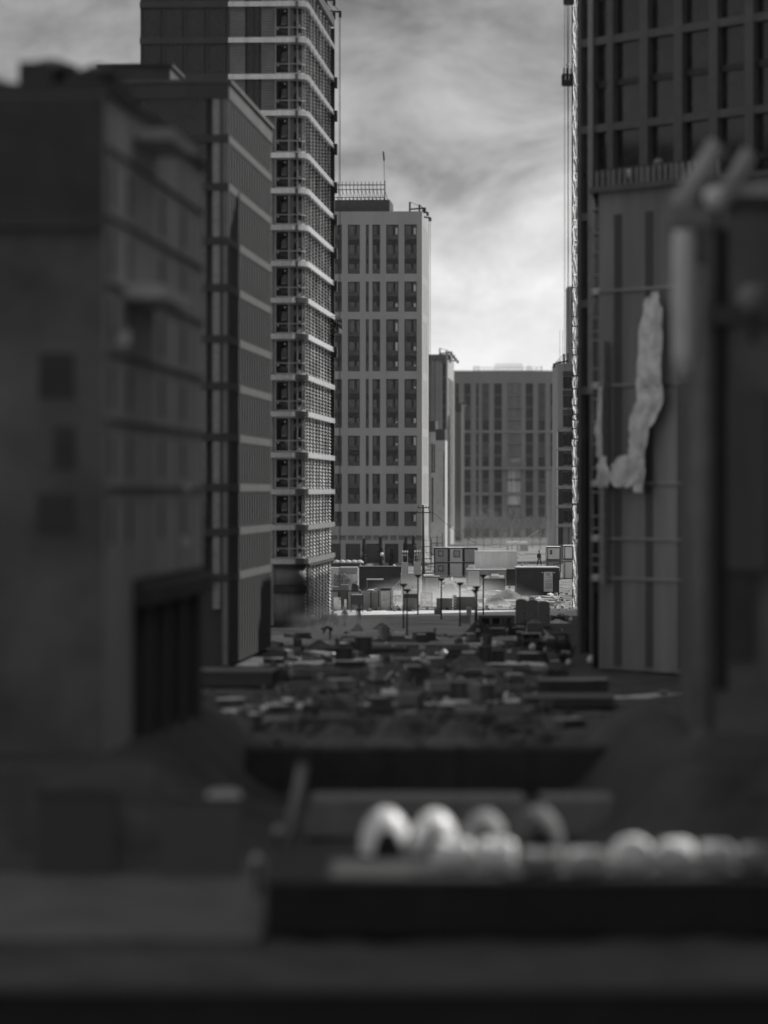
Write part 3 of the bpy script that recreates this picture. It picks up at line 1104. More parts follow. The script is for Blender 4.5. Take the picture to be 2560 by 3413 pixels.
for y in (0, 9, 18, 27.8):
    MB().box(.12, .32, y, y+.2, 0, 46).build('post', M['steel'], T)
# wrapped boom and bright globe lamp at the right edge
p = P(2270, 690, 134)
T = thing('crane_boom', 'thick grey inclined boom above the pale pier at the right edge', 'crane boom', (p.x, 134, p.z))
MB().tube((0, 0, 0), (1.3, 0, 2.2), .42, 10, .36).build('boom', M['concL'], T, True)
MB().tube((1.1, .9, -.4), (2.5, .9, 2.0), .36, 10, .3).build('boom_brace', M['concL'], T, True)
MB().box(-.4, 1.5, -.4, 1.4, -.7, .0).build('turntable', M['concM'], T)
def globe(u, v, d, r, label, val='white'):
    p = P(u, v, d)
    T = thing('globe_lamp', label, 'lamp', (p.x, p.y, p.z-r-.4), 0, 'globe lamps at the right edge')
    MB().lathe([(r*math.sin(PI*i/8)+.01, r+.4-r*math.cos(PI*i/8)) for i in range(9)], 16).build('globe', M[val], T, True)
    MB().lathe([(.12, -.6), (.12, .42)], 10).build('stem', M['steel'], T)
globe(2388, 660, 128, .42, 'bright pale globe lamp on the block at the right edge')
globe(2510, 995, 126, .48, 'dim globe lamp low at the right picture edge', 'concM')
globe(2097, 578, 275, .32, 'small pale globe lamp on the roof edge of the rounded block')
globe(2195, 545, 268, .36, 'dim globe lamp over the roof posts of the rounded block', 'concM')

# big torn plastic sheet hanging on the rounded block
def hanging_sheet():
    T = thing('plastic_sheet', 'torn pale plastic sheet hanging down the front of the rounded block', 'plastic sheet', (14.35, 271, 0), AR)
    def onf(u, v, off):
        q = (u-CU)/F
        s_ = (q*271-14.35)/(.588+q*.809)
        dd = 271-.809*s_
        return (s_, -.35-off, EYE+(HZ-v)/F*dd)
    r = random.Random(2)
    def strip(name, rows, n, seed):
        m = MB()
        for j, (v, a, b) in enumerate(rows):
            for i in range(n+1):
                t = i/n
                f = .1*math.sin(t*13+seed+j*.05)+.05*math.sin(t*29+j*.1)
                m.v.append(onf(a+(b-a)*t+r.uniform(-2, 2), v+r.uniform(-5, 5), f+.2))
        for j in range(len(rows)-1):
            for i in range(n):
                q = j*(n+1)+i
                m.f.append((q, q+1, q+n+2, q+n+1))
        return m.build(name, M['film3'], T, True)
    def dense(k, q):
        out_ = []
        for (v0, a0, b0), (v1, a1, b1) in zip(k, k[1:]):
            for i in range(q):
                t = i/q
                jt = r.uniform(-5, 5)
                out_.append((v0+(v1-v0)*t, a0+(a1-a0)*t+jt, b0+(b1-b0)*t+jt*.4))
        return out_+[k[-1]]
    strip('sheet', dense([(970, 2186, 2212), (1030, 2166, 2226), (1110, 2150, 2230), (1250, 2146, 2226), (1340, 2142, 2232), (1390, 2128, 2214), (1430, 2120, 2188), (1500, 2122, 2176), (1570, 2126, 2174), (1640, 2138, 2166)], 4), 10, 0)
    strip('sheet_bunch', dense([(1515, 2090, 2150), (1540, 2062, 2164), (1575, 2052, 2166), (1605, 2050, 2160), (1625, 2070, 2120)], 3), 12, 3)
    strip('sheet_bunch', dense([(1520, 2018, 2034), (1560, 2008, 2046), (1600, 2004, 2048), (1625, 2012, 2040)], 3), 8, 5)
    strip('sheet_tail', dense([(1290, 2014, 2030), (1400, 2010, 2026), (1520, 2012, 2030)], 4), 4, 1)
    for v in (985, 1290, 1515):
        MB().box(*((lambda p: (p[0]-.4, p[0]+1.4, -.5, -.42, p[2], p[2]+.08))(onf(2180 if v < 1400 else 2060, v, 0)))).build('fixing_batten', M['woodD'], T)
M['film3'] = mat('hanging white film', .72, .6, .5, .7, 0, .5, False, 2.2)
hanging_sheet()

# ------------------------------------------------------------------ roof davits, ropes and work cradles
def davit(base, tip, label, drop=0, rr=.1):
    """a roof arm from base to tip (world points) with a mast and a stay"""
    b = Vector(base)
    t = Vector(tip)-b
    T = thing('roof_davit', label, 'davit', b, 0, 'roof davits')
    MB().tube((0, 0, .6), t, rr, 5).build('arm', M['steel'], T)
    MB().tube((0, 0, 0), (0, 0, 1.9), rr*1.1, 5).build('post', M['steel'], T)
    MB().tube((0, 0, 1.9), t*.95+Vector((0, 0, .1)), rr*.3, 4).build('stay', M['steel'], T)
    MB().tube(t+Vector((0, 0, .12)), t+Vector((0, 0, -.55)), rr*1.5, 6).build('pulley', M['steel'], T)
    return b+t
def rope(top, z1, label, r=.03, sway=0):
    T = MB()
    a = Vector((0, 0, 0))
    n = 6
    dz = top[2]-z1
    for i in range(n):
        p0 = Vector((sway*math.sin(PI*i/n), 0, -dz*i/n))
        p1 = Vector((sway*math.sin(PI*(i+1)/n), 0, -dz*(i+1)/n))
        T.tube(p0, p1, r, 4)
    o = T.build('suspension_rope', M['steel'], None)
    o.location = top
    tag(o, label, 'rope', 'suspension ropes')
dT = 386.5
t1 = davit(P(1088, 42, dT)+Vector((0, 0, -.4)), P(1134, 40, dT), 'upper roof davit leaning out from the banded tower')
t2 = davit(P(1086, 52, dT)+Vector((0, 0, -.4)), P(1114, 46, dT), 'lower shorter roof davit on the banded tower')
t3 = davit(P(1076, 8, dT-6)+Vector((0, 0, -.3)), P(1114, 1, dT-6), 'roof davit at the top picture edge on the banded tower')
rope(t1, 1.5, 'outer rope hanging free of the banded tower from its upper davit')
rope(t2, P(1115, 1068, dT).z, 'rope beside the banded tower holding its work cradle')
rope(t1+Vector((-.12, .3, 0)), 1.0, 'second thin rope just inside the outer rope of the banded tower', .022)

def cradle(loc, L_, rz, label, man=False):
    T = thing('work_cradle', label, 'work cradle', loc, rz)
    MB().box(-L_/2, L_/2, -.4, .4, 0, .1).build('deck', M['steel'], T)
    r = MB()
    for y in (-.38, .38):
        for z in (.5, 1.0):
            r.box(-L_/2, L_/2, y-.03, y+.03, z-.03, z+.03)
        for i in range(6):
            x = -L_/2+L_*i/5
            r.box(x-.03, x+.03, y-.029, y+.029, .1, 1.0)
    r.build('guard_rail', M['steel'], T)
    MB().box(-L_/2, L_/2, -.46, -.43, .02, .5).build('kick_panel', M['steel'], T)
    for sx in (-1, 1):
        q = MB()
        q.tube((sx*(L_/2-.15), -.36, .1), (sx*(L_/2-.15), -.36, 1.6), .035, 5).tube((sx*(L_/2-.15), .36, .1), (sx*(L_/2-.15), .36, 1.6), .035, 5)
        q.tube((sx*(L_/2-.15), -.4, 1.6), (sx*(L_/2-.15), .4, 1.6), .035, 5)
        q.build('stirrup', M['steel'], T)
        MB().box(sx*(L_/2-.15)-.14, sx*(L_/2-.15)+.14, -.2, .2, .5, 1.1).build('hoist_motor', M['black'], T)
    return T
cp_ = P(1120, 1112, 386)
cradle(cp_, 5.0, R(86.7), 'dark suspended work cradle against the banded tower')
d2 = 345
rt = [P(u, -60, d2) for u in (1883, 1890, 1893, 1898, 1903)]
cradle(P(1891, 287, d2), .95, R(0), 'small suspended cradle with a standing worker beside the right tower')
cradle(P(1896, 16, d2+4), .9, R(0), 'suspended cradle cut by the top picture edge')
for i, (u, zz) in enumerate(((1882, 1330), (1888, 1310), (1893, 700), (1898, 1250), (1906, 1500))):
    rope(P(u, -60, d2+1+i*.4), P(u, zz, d2).z, ('leftmost thin rope in the sky beside the right tower', 'second thin rope from the left beside the right tower',
         'third rope running to the small suspended cradle', 'fourth thin rope close to the right tower edge', 'innermost rope against the right tower edge')[i], .026, (0, .15, 0, -.1, 0)[i])
# davits on the middle tower, finned tower and right far block
D3 = 675
for (u0, v0, u1, v1, s) in ((1366, 703, 1416, 694, 'long upper davit at the right roof corner of the concrete tower'), (1398, 712, 1425, 709, 'middle davit at the right roof corner of the concrete tower'),
                            (1410, 728, 1434, 727, 'lowest davit at the right roof corner of the concrete tower')):
    t = davit(P(u0, v0+6, D3), P(u1, v1, D3), s, 0, .16)
rope(P(1434, 730, 676), 4, 'left rope in the sky beside the concrete tower', .04)
rope(P(1429, 712, 677), 4, 'right rope falling close along the concrete tower', .035)
for (u0, v0, u1, v1, s) in ((1466, 1184, 1505, 1174, 'upper davit on the finned tower roof'), (1488, 1190, 1513, 1185, 'second davit on the finned tower roof'),
                            (1495, 1197, 1519, 1194, 'third davit on the finned tower roof'), (1500, 1206, 1526, 1203, 'lowest davit on the finned tower roof')):
    davit(P(u0, v0+4, 879), P(u1, v1, 879), s, 0, .17)
for (u0, v0, u1, v1, s) in ((1893, 1214, 1860, 1208, 'upper davit on the right far block'), (1880, 1216, 1847, 1214, 'long lower davit on the right far block')):
    davit(P(u0, v0, 664), P(u1, v1, 664), s, 0, .15)
for i, u in enumerate((1866, 1876)):
    rope(P(u, 1100, 668), P(u, 1216, 668).z, ('left slack rope over the right far block', 'right slack rope over the right far block')[i], .03)

# ------------------------------------------------------------------ people
def skin_mesh(name, V, E, rad, mtl, parent, sub=1):
    me = bpy.data.meshes.new(name)
    me.from_pydata(V, E, [])
    me.materials.append(mtl)
    o = bpy.data.objects.new(name, me)
    C.objects.link(o)
    o.parent = parent
    o.modifiers.new('skin', 'SKIN').use_smooth_shade = True
    for i, r in enumerate(rad):
        q = me.skin_vertices[0].data[i]
        q.radius = r if isinstance(r, tuple) else (r, r)
        q.use_root = (i == 0)
    if sub:
        m = o.modifiers.new('sub', 'SUBSURF')
        m.levels = m.render_levels = sub
    return o
STAND = dict(pelvis=(0, 0, .95), belly=(0, 0, 1.13), chest=(0, 0, 1.34), neck=(0, 0, 1.5), head0=(0, -.015, 1.58), head1=(0, -.03, 1.7),
             hipl=(.1, 0, .89), kneel=(.12, -.03, .5), ankl=(.13, .02, .09), toel=(.14, -.16, .035), hipr=(-.1, 0, .89), kneer=(-.12, -.03, .5), ankr=(-.13, .02, .09), toer=(-.14, -.16, .035),
             shl=(.19, 0, 1.43), ell=(.26, .03, 1.15), wrl=(.27, -.1, .92), shr=(-.19, 0, 1.43), elr=(-.26, .03, 1.15), wrr=(-.27, -.1, .92))
def person(label, loc, rz, pose, jacket='cloth', trousers='cloth', helmet='helmet', vest=False, group=None):
    T = thing('person', label, 'person', loc, rz, group)
    J = dict(STAND)
    J.update(pose)
    J = {k: Vector(v) for k, v in J.items()}
    V, E, rd, ix = [], [], [], {}
    def add(k, r, p=None, pos=None):
        ix[k] = len(V)
        V.append(tuple(pos if pos is not None else J[k]))
        rd.append(r)
        if p is not None:
            E.append((ix[p], ix[k]))
    add('pelvis', (.12, .1))
    add('belly', (.12, .1), 'pelvis')
    add('chest', (.15, .11), 'belly')
    add('neck', .055, 'chest')
    add('head0', (.075, .085), 'neck')
    add('head1', (.08, .09), 'head0')
    for s in 'lr':
        add('hip'+s, .085, 'pelvis')
        add('knee'+s, .058, 'hip'+s)
        add('ank'+s, .04, 'knee'+s)
        add('toe'+s, (.045, .03), 'ank'+s)
        add('sh'+s, .06, 'chest')
        add('el'+s, .042, 'sh'+s)
        add('wr'+s, .028, 'el'+s)
        d = (J['wr'+s]-J['el'+s]).normalized()
        side = d.cross(Vector((0, 0, 1)) if abs(d.z) < .9 else Vector((0, 1, 0))).normalized()
        pal = J['wr'+s]+d*.06
        add('palm'+s, (.035, .02), 'wr'+s, pal)
        up = side.cross(d)
        for k in range(4):
            b = pal+d*.035+side*(k-1.5)*.021
            l = (.07, .078, .074, .058)[k]
            add('f%d%s' % (k, s), .009, 'palm'+s, b+d*l*.4-up*.006)
            add('g%d%s' % (k, s), .008, 'f%d%s' % (k, s), b+d*l*.85-up*.03)
        add('th'+s, .0105, 'palm'+s, pal-side*.045+d*.005)
        add('tj'+s, .009, 'th'+s, pal-side*.06+d*.045-up*.01)
    skin_mesh('body', V, E, rd, M['skin'], T, 1)
    # clothing as children
    def sub(keys, edges, rads, name, m):
        n = {k: i for i, k in enumerate(keys)}
        skin_mesh(name, [tuple(J[k]) for k in keys], [(n[a], n[b]) for a, b in edges], rads, m, T, 1)
    sub(['belly', 'chest', 'pelvis', 'shl', 'ell', 'wrl', 'shr', 'elr', 'wrr', 'neck'],
        [('belly', 'chest'), ('belly', 'pelvis'), ('chest', 'shl'), ('shl', 'ell'), ('ell', 'wrl'), ('chest', 'shr'), ('shr', 'elr'), ('elr', 'wrr'), ('chest', 'neck')],
        [(.165, .13), (.19, .14), (.16, .13), .085, .062, .045, .085, .062, .045, .07], 'jacket', M[jacket])
    sub(['pelvis', 'hipl', 'kneel', 'ankl', 'hipr', 'kneer', 'ankr'],
        [('pelvis', 'hipl'), ('hipl', 'kneel'), ('kneel', 'ankl'), ('pelvis', 'hipr'), ('hipr', 'kneer'), ('kneer', 'ankr')],
        [(.15, .12), .105, .078, .06, .105, .078, .06], 'trousers', M[trousers])
    for s in 'lr':
        skin_mesh('boot', [tuple(J['ank'+s]), tuple(J['toe'+s])], [(0, 1)], [.06, (.055, .04)], M['black'], T, 1)
    hd = (J['head1']-J['head0']).normalized()
    hq = hd.to_track_quat('Z', 'Y').to_matrix().to_4x4()
    hq.translation = J['head1']+hd*.02
    if helmet:
        h = MB().lathe([(.19, -.01), (.185, .015), (.135, .02), (.13, .07), (.1, .12), (.05, .15), (.01, .155)], 16).build('helmet', M[helmet], T, True)
    else:
        h = MB().lathe([(.1, -.05), (.112, .0), (.105, .05), (.07, .09), (.01, .105)], 14).build('hair', M['black'], T, True)
    h.matrix_local = hq
    fc = MB().tube((0, -.075, -.04), (0, -.115, -.065), .012, 6, .018).tube((.035, -.08, -.03), (.035, -.088, -.03), .012, 6).tube((-.035, -.08, -.03), (-.035, -.088, -.03), .012, 6)
    fc.tube((-.025, -.078, -.1), (.025, -.078, -.1), .008, 5)
    fc.tube((.085, 0, -.06), (.1, .01, -.02), .018, 6).tube((-.085, 0, -.06), (-.1, .01, -.02), .018, 6)
    f = fc.build('face', M['skin'], T, True)
    f.matrix_local = hq
    if vest:
        v = sub(['belly', 'chest', 'pelvis'], [('belly', 'chest'), ('belly', 'pelvis')], [(.185, .15), (.215, .16), (.18, .15)], 'vest', M['vest'])
        st = MB()
        for z in (1.02, 1.12):
            st.ribbon([(.2*math.cos(a), .165*math.sin(a)) for a in [2*PI*i/16 for i in range(17)]], z, z+.05, .012, .02)
        st.build('reflective_stripe', M['whiteP'], T)
    return T

BEND = dict(pelvis=(.0, .18, .9), belly=(0, .06, 1.03), chest=(0, -.18, 1.08), neck=(0, -.34, 1.04), head0=(0, -.42, 1.0), head1=(0, -.5, .93),
            hipl=(.1, .17, .86), hipr=(-.1, .17, .86), kneel=(.14, .06, .48), kneer=(-.15, .12, .48), ankl=(.17, .12, .09), ankr=(-.2, .2, .09), toel=(.18, -.06, .03), toer=(-.21, .02, .03),
            shl=(.18, -.24, 1.02), shr=(-.18, -.24, 1.02), ell=(.2, -.36, .76), elr=(-.19, -.34, .76), wrl=(.1, -.44, .52), wrr=(-.08, -.46, .52))
CROUCH = dict(pelvis=(0, .12, .42), belly=(0, .08, .58), chest=(0, -.06, .8), neck=(0, -.14, .94), head0=(0, -.17, 1.02), head1=(0, -.2, 1.13),
              hipl=(.1, .1, .4), hipr=(-.1, .1, .4), kneel=(.18, -.3, .52), kneer=(-.18, -.3, .5), ankl=(.16, -.08, .09), ankr=(-.16, -.06, .09), toel=(.18, -.25, .03), toer=(-.18, -.23, .03),
              shl=(.19, -.08, .88), shr=(-.19, -.08, .88), ell=(.26, -.28, .68), elr=(-.26, -.28, .68), wrl=(.12, -.48, .55), wrr=(-.1, -.48, .52))
PHONE = dict(elr=(-.34, -.1, 1.26), wrr=(-.2, -.2, 1.48), wrl=(.26, -.05, .9))
STRIDE = dict(kneel=(.12, -.18, .52), ankl=(.12, -.2, .1), toel=(.12, -.38, .05), kneer=(-.12, .08, .5), ankr=(-.12, .25, .12), toer=(-.12, .12, .035))
def at(u, vfoot):
    g = G(u, vfoot)
    return (g.x, g.y, 0)
person('person in dark workwear standing with a sheet of paper held up to the face', at(1197, 2081), R(195), PHONE, 'cloth', 'cloth', None)
pp = at(1197, 2081)
pap = MB().box(-.15, .15, -.01, .01, 0, .36)
o = pap.build('paper_sheet', M['white'])
o.location = (pp[0]-.32, pp[1]+.12, 1.3)
tag(o, 'white sheet of paper held by the standing person', 'paper')
person('person in grey workwear and pale helmet standing in the dust left of the paper reader', at(1149, 2090), R(160), STRIDE, 'clothM', 'cloth', 'helmet')
person('person in black bending far down to the ground beside the tower corner', at(1096, 2131), R(-80), BEND, 'cloth', 'cloth', 'helmG')
person('person with white helmet crouching at the dark tower entrance', at(1039, 2098), R(150), CROUCH, 'cloth', 'clothM', 'helmet')
gp = 'crouching workers beside the tower'
person('leftmost of the helmeted people crouching right of the tower entrance', at(1075, 2088), R(120), CROUCH, 'cloth', 'cloth', 'helmet', False, gp)
person('crouching person in the middle of the row of helmets by the tower edge', at(1106, 2082), R(170), CROUCH, 'clothM', 'cloth', 'helmet', False, gp)
person('front crouching person with low white helmet by the tower edge', at(1120, 2091), R(200), CROUCH, 'cloth', 'cloth', 'helmet', False, gp)
person('person in reflective vest and dark trousers seen from behind among the clutter', at(1594, 2146), R(170), dict(STRIDE), 'cloth', 'cloth', 'helmG', True)
g = P(1797, 1889, 461.5)
person('distant dark person standing on top of the big dark container', (g.x, 461.5, 3.52), R(40), dict(STRIDE), 'cloth', 'cloth', 'helmG')
person('person sunk low in the soil heap working in the dust at mid street', at(1293, 2134), R(-60), CROUCH, 'clothM', 'cloth', 'helmG')
person('dark kneeling person next to a white bag right of the perforated blocks', at(1797, 2178), R(70), CROUCH, 'cloth', 'cloth', 'helmG')
g = P(1891, 285, 345)
person('person standing in the small suspended cradle against the sky', (g.x, 345, g.z+.1), R(90), {}, 'cloth', 'cloth', 'helmG')

# ------------------------------------------------------------------ things on the building site
def ubox(name, label, cat, u0, u1, v0, v1, d, dep, build, group=None, rz=0, zb=None):
    """a thing whose front spans the photo box u0-u1, v0-v1 at distance d; build(T, width, height)"""
    k = F/d
    z0 = EYE+(HZ-v1)/k if zb is None else zb
    x = ((u0+u1)/2-CU)/k
    T = thing(name, label, cat, (x, d, z0), rz, group)
    build(T, (u1-u0)/k, (v1-v0)/k if zb is None else EYE+(HZ-v0)/k-zb, dep)
    return T
def container(body, rim='steelL', windows=(), sign=False, corr=True, roofm=None):
    def b(T, w_, h, dep):
        m = MB()
        n = max(6, int(w_/.22))
        m.box(-w_/2+.08, w_/2-.08, .07, dep-.07, .1, h-.1)
        if corr:
            for i in range(n):
                x = -w_/2+.1+(w_-.2)*i/n
                m.box(x, x+(w_-.2)/n*.55, .03, .07, .16, h-.16)
        m.build('body', M[body], T)
        f = MB()
        for x in (-w_/2, w_/2-.12):
            for y in (0, dep-.12):
                f.box(x, x+.12, y, y+.12, .14, h-.14)
        for z in (0, h-.14):
            f.box(-w_/2, w_/2, 0, .12, z, z+.14).box(-w_/2, w_/2, dep-.12, dep, z, z+.14)
            f.box(-w_/2, -w_/2+.12, .12, dep-.12, z, z+.14).box(w_/2-.12, w_/2, .12, dep-.12, z, z+.14)
        f.build('frame', M[rim], T)
        r = MB().box(-w_/2-.03, w_/2+.03, -.03, dep+.03, h, h+.05)
        if roofm == 'ribbed':
            for i in range(int(w_/.18)):
                r.box(-w_/2+i*.18, -w_/2+i*.18+.1, -.09, dep, h+.05, h+.14)
        r.build('roof', M['whiteP'] if roofm else M[body], T)
        for (x, z, ww, hh) in windows:
            q = MB().box(x-ww/2-.1, x+ww/2+.1, -.03, .02, z-hh/2-.1, z+hh/2+.1).build('window', M['steel'], T)
            MB().box(x-ww/2, x+ww/2, -.06, -.03, z-hh/2, z+hh/2).build('pane', M['contM'], q)
    return b

# cabin stack behind (columns by photo x)
for j, (v0, v1, lvl) in enumerate(((1826, 1873, 'upper'), (1874, 1925, 'lower'))):
    for i, (u0, u1) in enumerate(((1448, 1495), (1497, 1544), (1546, 1592))):
        nm = ('left', 'middle', 'right')[i]
        wn_ = [(-.1, 1.35, .55, .6)] if i == 0 else ([(.1, 1.3, .75, .8)] if i == 1 and j == 0 else [])
        ubox('site_cabin', '%s cabin of the %s row in the stacked site cabins' % (nm, lvl), 'site cabin', u0, u1, v0, v1, 555, 5.0,
             container('contM' if i == 0 else ('contL2' if i == 1 else 'contM'), 'steel', wn_, corr=False), 'stacked site cabins', 0, 0.0 if j else 2.14)
# big pale container on lower ones
ubox('shipping_container', 'dented pale grey container standing on lower containers', 'container', 1583, 1724, 1838, 1893, 508, 2.4, container('contL', 'whiteP', roofm='flat'), None, 0, 2.36)
ubox('shipping_container', 'pale lower container at the left under the dented container', 'container', 1557, 1601, 1899, 1955, 503, 6, container('contL', 'steelL', roofm='flat'), None, 0, 0)
ubox('shipping_container', 'grey lower container with snow white roof edge under the dented container', 'container', 1602, 1688, 1899, 1955, 504.5, 6, container('contM', 'steelL', roofm='flat'), None, 0, 0)
ubox('shipping_container', 'dark lower container in shade under the right end of the dented container', 'container', 1689, 1722, 1899, 1955, 506, 5, container('contD', 'steel'), None, 0, 0)
def sheet_pile(T, w_, h, dep):
    for i in range(4):
        m = MB().box(-w_/2+.05*i, w_/2-.04*i, .1*i, dep, i*h/4, i*h/4+h/4-.03)
        m.build('sheet', M['whiteP'], T)
ubox('board_pile', 'small pile of white boards on the pale lower container', 'boards', 1559, 1585, 1883, 1897, 504, 1.6, sheet_pile, None, 0, 2.41)

def sign_container():
    d = 460.0
    k = F/d
    def b(T, w_, h, dep):
        container('contD', 'contD', roofm='ribbed', corr=False)(T, w_, h, dep)
        X = lambda u: (u-1792.5)/k
        Z = lambda v: EYE+(HZ-v)/k
        s = MB().box(X(1812.5), X(1842), -.05, .06, Z(1972), Z(1906)).build('notice', M['contL2'], T)
        q = MB().box(X(1821), X(1834), -.07, -.05, Z(1919), Z(1910)).build('notice_picture', M['contM'], T)
        for u in (1807, 1847.5):
            MB().lathe([(.01, -.06), (.09, -.03), (.11, 0), (.09, .04), (.01, .07)], 10, (X(u), -.05, Z(1908.5))).build('spotlight', M['white'], T)
        r = random.Random(6)
        # rows of illegible small print on the notice
        t = MB()
        for v in (1923, 1932, 1936.5, 1943.5, 1947, 1950, 1954, 1957.5, 1960):
            x = X(1816)+(.1 if v > 1932 else .3)
            while x < X(1839):
                ww = r.uniform(.06, .2)
                t.box(x, min(x+ww, X(1840)), -.06, -.05, Z(v+1.4), Z(v))
                x += ww+.05
        t.build('small_print', M['steel'], T)
    ubox('shipping_container', 'large dark container with white ribbed roof edge and a pale notice', 'container', 1721, 1864, 1893, 1985, d, 5.0, b, None, 0, 0)
sign_container()
def dark_bin(T, w_, h, dep):
    container('contD', 'steel', corr=True)(T, w_, h*.8, dep)
    for i, (x0, x1, dz) in enumerate(((-.5, -.18, 0), (-.15, .22, .22), (.24, .46, .05))):
        m = MB()
        for j in range(6):
            y = dep*.1+j*.28
            m.box(w_*x0, w_*x1, y, y+.18, h*.8+.06+dz*0, h*.8+.16+dz+.05*j)
        m.build('white_lath', M['whiteP'], T)
ubox('waste_skip', 'dark skip topped with white slats before the pale containers', 'skip', 1613, 1684, 1920, 1976, 478, 2.4, dark_bin, None, 0, 0)
ubox('site_cabin', 'pale upper cabin with a dark vertical vent right of the far person', 'site cabin', 1824, 1868, 1823, 1867, 540, 5, container('contL', 'steel', [(-.4, 1.1, .1, .4)]), None, 0, 2.8)
ubox('site_cabin', 'lower cabin with one dark window right of the far person', 'site cabin', 1824, 1868, 1868, 1925, 540, 5, container('contM', 'steel', [(.5, 1.7, .9, 1.0)]), None, 0, 0)
ubox('site_cabin', 'pale upper cabin at the right edge of the yard', 'site cabin', 1881, 1922, 1819, 1866, 545, 5, container('contL', 'steel'), None, 0, 2.8)
ubox('site_cabin', 'pale ribbed lower cabin at the right edge of the yard', 'site cabin', 1881, 1922, 1870, 1925, 545, 5, container('contL', 'steel'), None, 0, 0)

# concrete shells with lifting frames
def shell(u0, u1, v0, v1, d, zb, label):
    def b(T, w_, h, dep):
        m = MB().box(-w_/2, w_/2, 0, .3, 0, h).box(-w_/2, -w_/2+.25, .3, dep, 0, h).box(w_/2-.25, w_/2, .3, dep, 0, h*.98)
        m.build('slab', M['concL3'], T)
        r = MB()
        for x in (-w_/2+.08, w_/2-.08):
            for y in (.15, dep-.1):
                r.tube((x, y, h), (x, y, h+.8), .04, 5)
        for y in (.15, dep-.1):
            r.tube((-w_/2+.08, y, h+.8), (w_/2-.08, y, h+.8), .04, 5)
        r.build('guard_frame', M['steelL'], T)
        g_ = MB()
        for x in (-.35, 0, .35):
            g_.lathe([(.02, -.12), (.1, -.05), (.1, .08), (.03, .14)], 8, (x*w_, .15, h+1.25))
            g_.tube((x*w_, .15, h+.8), (x*w_, .15, h+1.15), .02, 4)
        g_.build('cap_light', M['whiteP'], T)
    ubox('concrete_shell', label, 'concrete element', u0, u1, v0, v1, d, 1.2, b, 'concrete shells', 0, zb)
M['concL3'] = mat('shell concrete', .5, .85, .08, .8, 0, .1)
def base_block(T, w_, h, dep):
    MB().box(-w_/2, w_/2, 0, dep, h*.46, h).build('upper_block', M['concL3'], T)
    MB().box(-w_/2+.04, w_/2-.04, .04, dep, 0, h*.45).build('lower_block', M['concL3'], T)
    MB().box(-w_/2, w_/2, -.01, .03, h*.45, h*.46).build('joint', M['steel'], T)
    MB().box(w_*.1, w_*.13, -.03, .04, .1, h*.44).build('cable', M['steel'], T)
ubox('foundation_block', 'broad two-part concrete block under the two upright concrete shells', 'concrete element', 1336, 1399, 1911, 1988, 456, 3, base_block, None, 0, 0)
kz = EYE+(HZ-1911)/(F/456)
shell(1339, 1361, 1874, 1911, 456.3, kz, 'left upright concrete shell with a white guard frame')
shell(1379, 1403, 1873, 1911, 456.3, kz, 'right upright concrete shell beside the utility pole')

# utility pole with cross arms and wire
def utility_pole():
    d = 470.0
    k = F/d
    h = EYE+(HZ-1683)/k
    T = thing('utility_pole', 'tall dark wooden utility pole with two cross arms near the concrete tower', 'utility pole', ((1412-CU)/k, d, 0))
    MB().tube((0, 0, 0), (-.05, 0, h), .19, 9, .13).build('pole', M['woodD'], T, True)
    for z, l in ((h-.35, .75), (h-.95, .9)):
        MB().box(-l, l, -.16, -.04, z-.06, z+.06).build('cross_arm', M['woodD'], T)
        q = MB()
        for x in (-l+.1, 0 if z < h-.5 else .3, l-.1):
            q.lathe([(.03, 0), (.06, .06), (.06, .16), (.02, .2)], 7, (x, -.1, z+.06))
        q.build('insulator', M['steel'], T)
    wv = MB()
    for i in range(12):
        a, b = i/12, (i+1)/12
        f = lambda t: (.8+17*t, 90*t, h-.6-3.4*t-3.5*math.sin(PI*t))
        wv.tube(f(a), f(b), .035, 4)
    wv.build('wire', M['steel'], T)
utility_pole()

# scaffold before the concrete tower's foot
def scaffold(u0, u1, v0, d, label):
    k = F/d
    W = (u1-u0)/k
    h = EYE+(HZ-v0)/k
    T = thing('scaffold', label, 'scaffold', ((u0-CU)/k, d, 0), 0)
    n = max(2, int(W/.9))
    st = MB()
    for i in range(n+1):
        for y in (0, 1.2):
            st.tube((W*i/n, y, 0), (W*i/n, y, h*(.8+.2*math.sin(i*2.3)**2)), .045, 5)
    st.build('standard', M['steel'], T)
    le = MB()
    z = 1.9
    while z < h*.9:
        le.tube((0, 0, z), (W, 0, z), .04, 5).tube((0, 1.2, z), (W, 1.2, z), .04, 5).tube((0, 0, z+1), (W, 0, z+1), .03, 5)
        le.tube((0, -.02, z-1.9), (W/n, -.02, z), .03, 5).tube((W*(n-1)/n, -.02, z), (W, -.02, z-1.9), .03, 5)
        z += 1.9
    le.build('ledger', M['steel'], T)
    z = 1.9
    while z < h*.9:
        MB().box(0, W, .1, 1.1, z+.05, z+.1).build('plank', M['wood'], T)
        z += 1.9
scaffold(1384, 1436, 1792, 600, 'dense dark scaffold at the right foot of the concrete tower')
scaffold(1438, 1475, 1775, 640, 'lighter lattice scaffold behind the stacked site cabins')

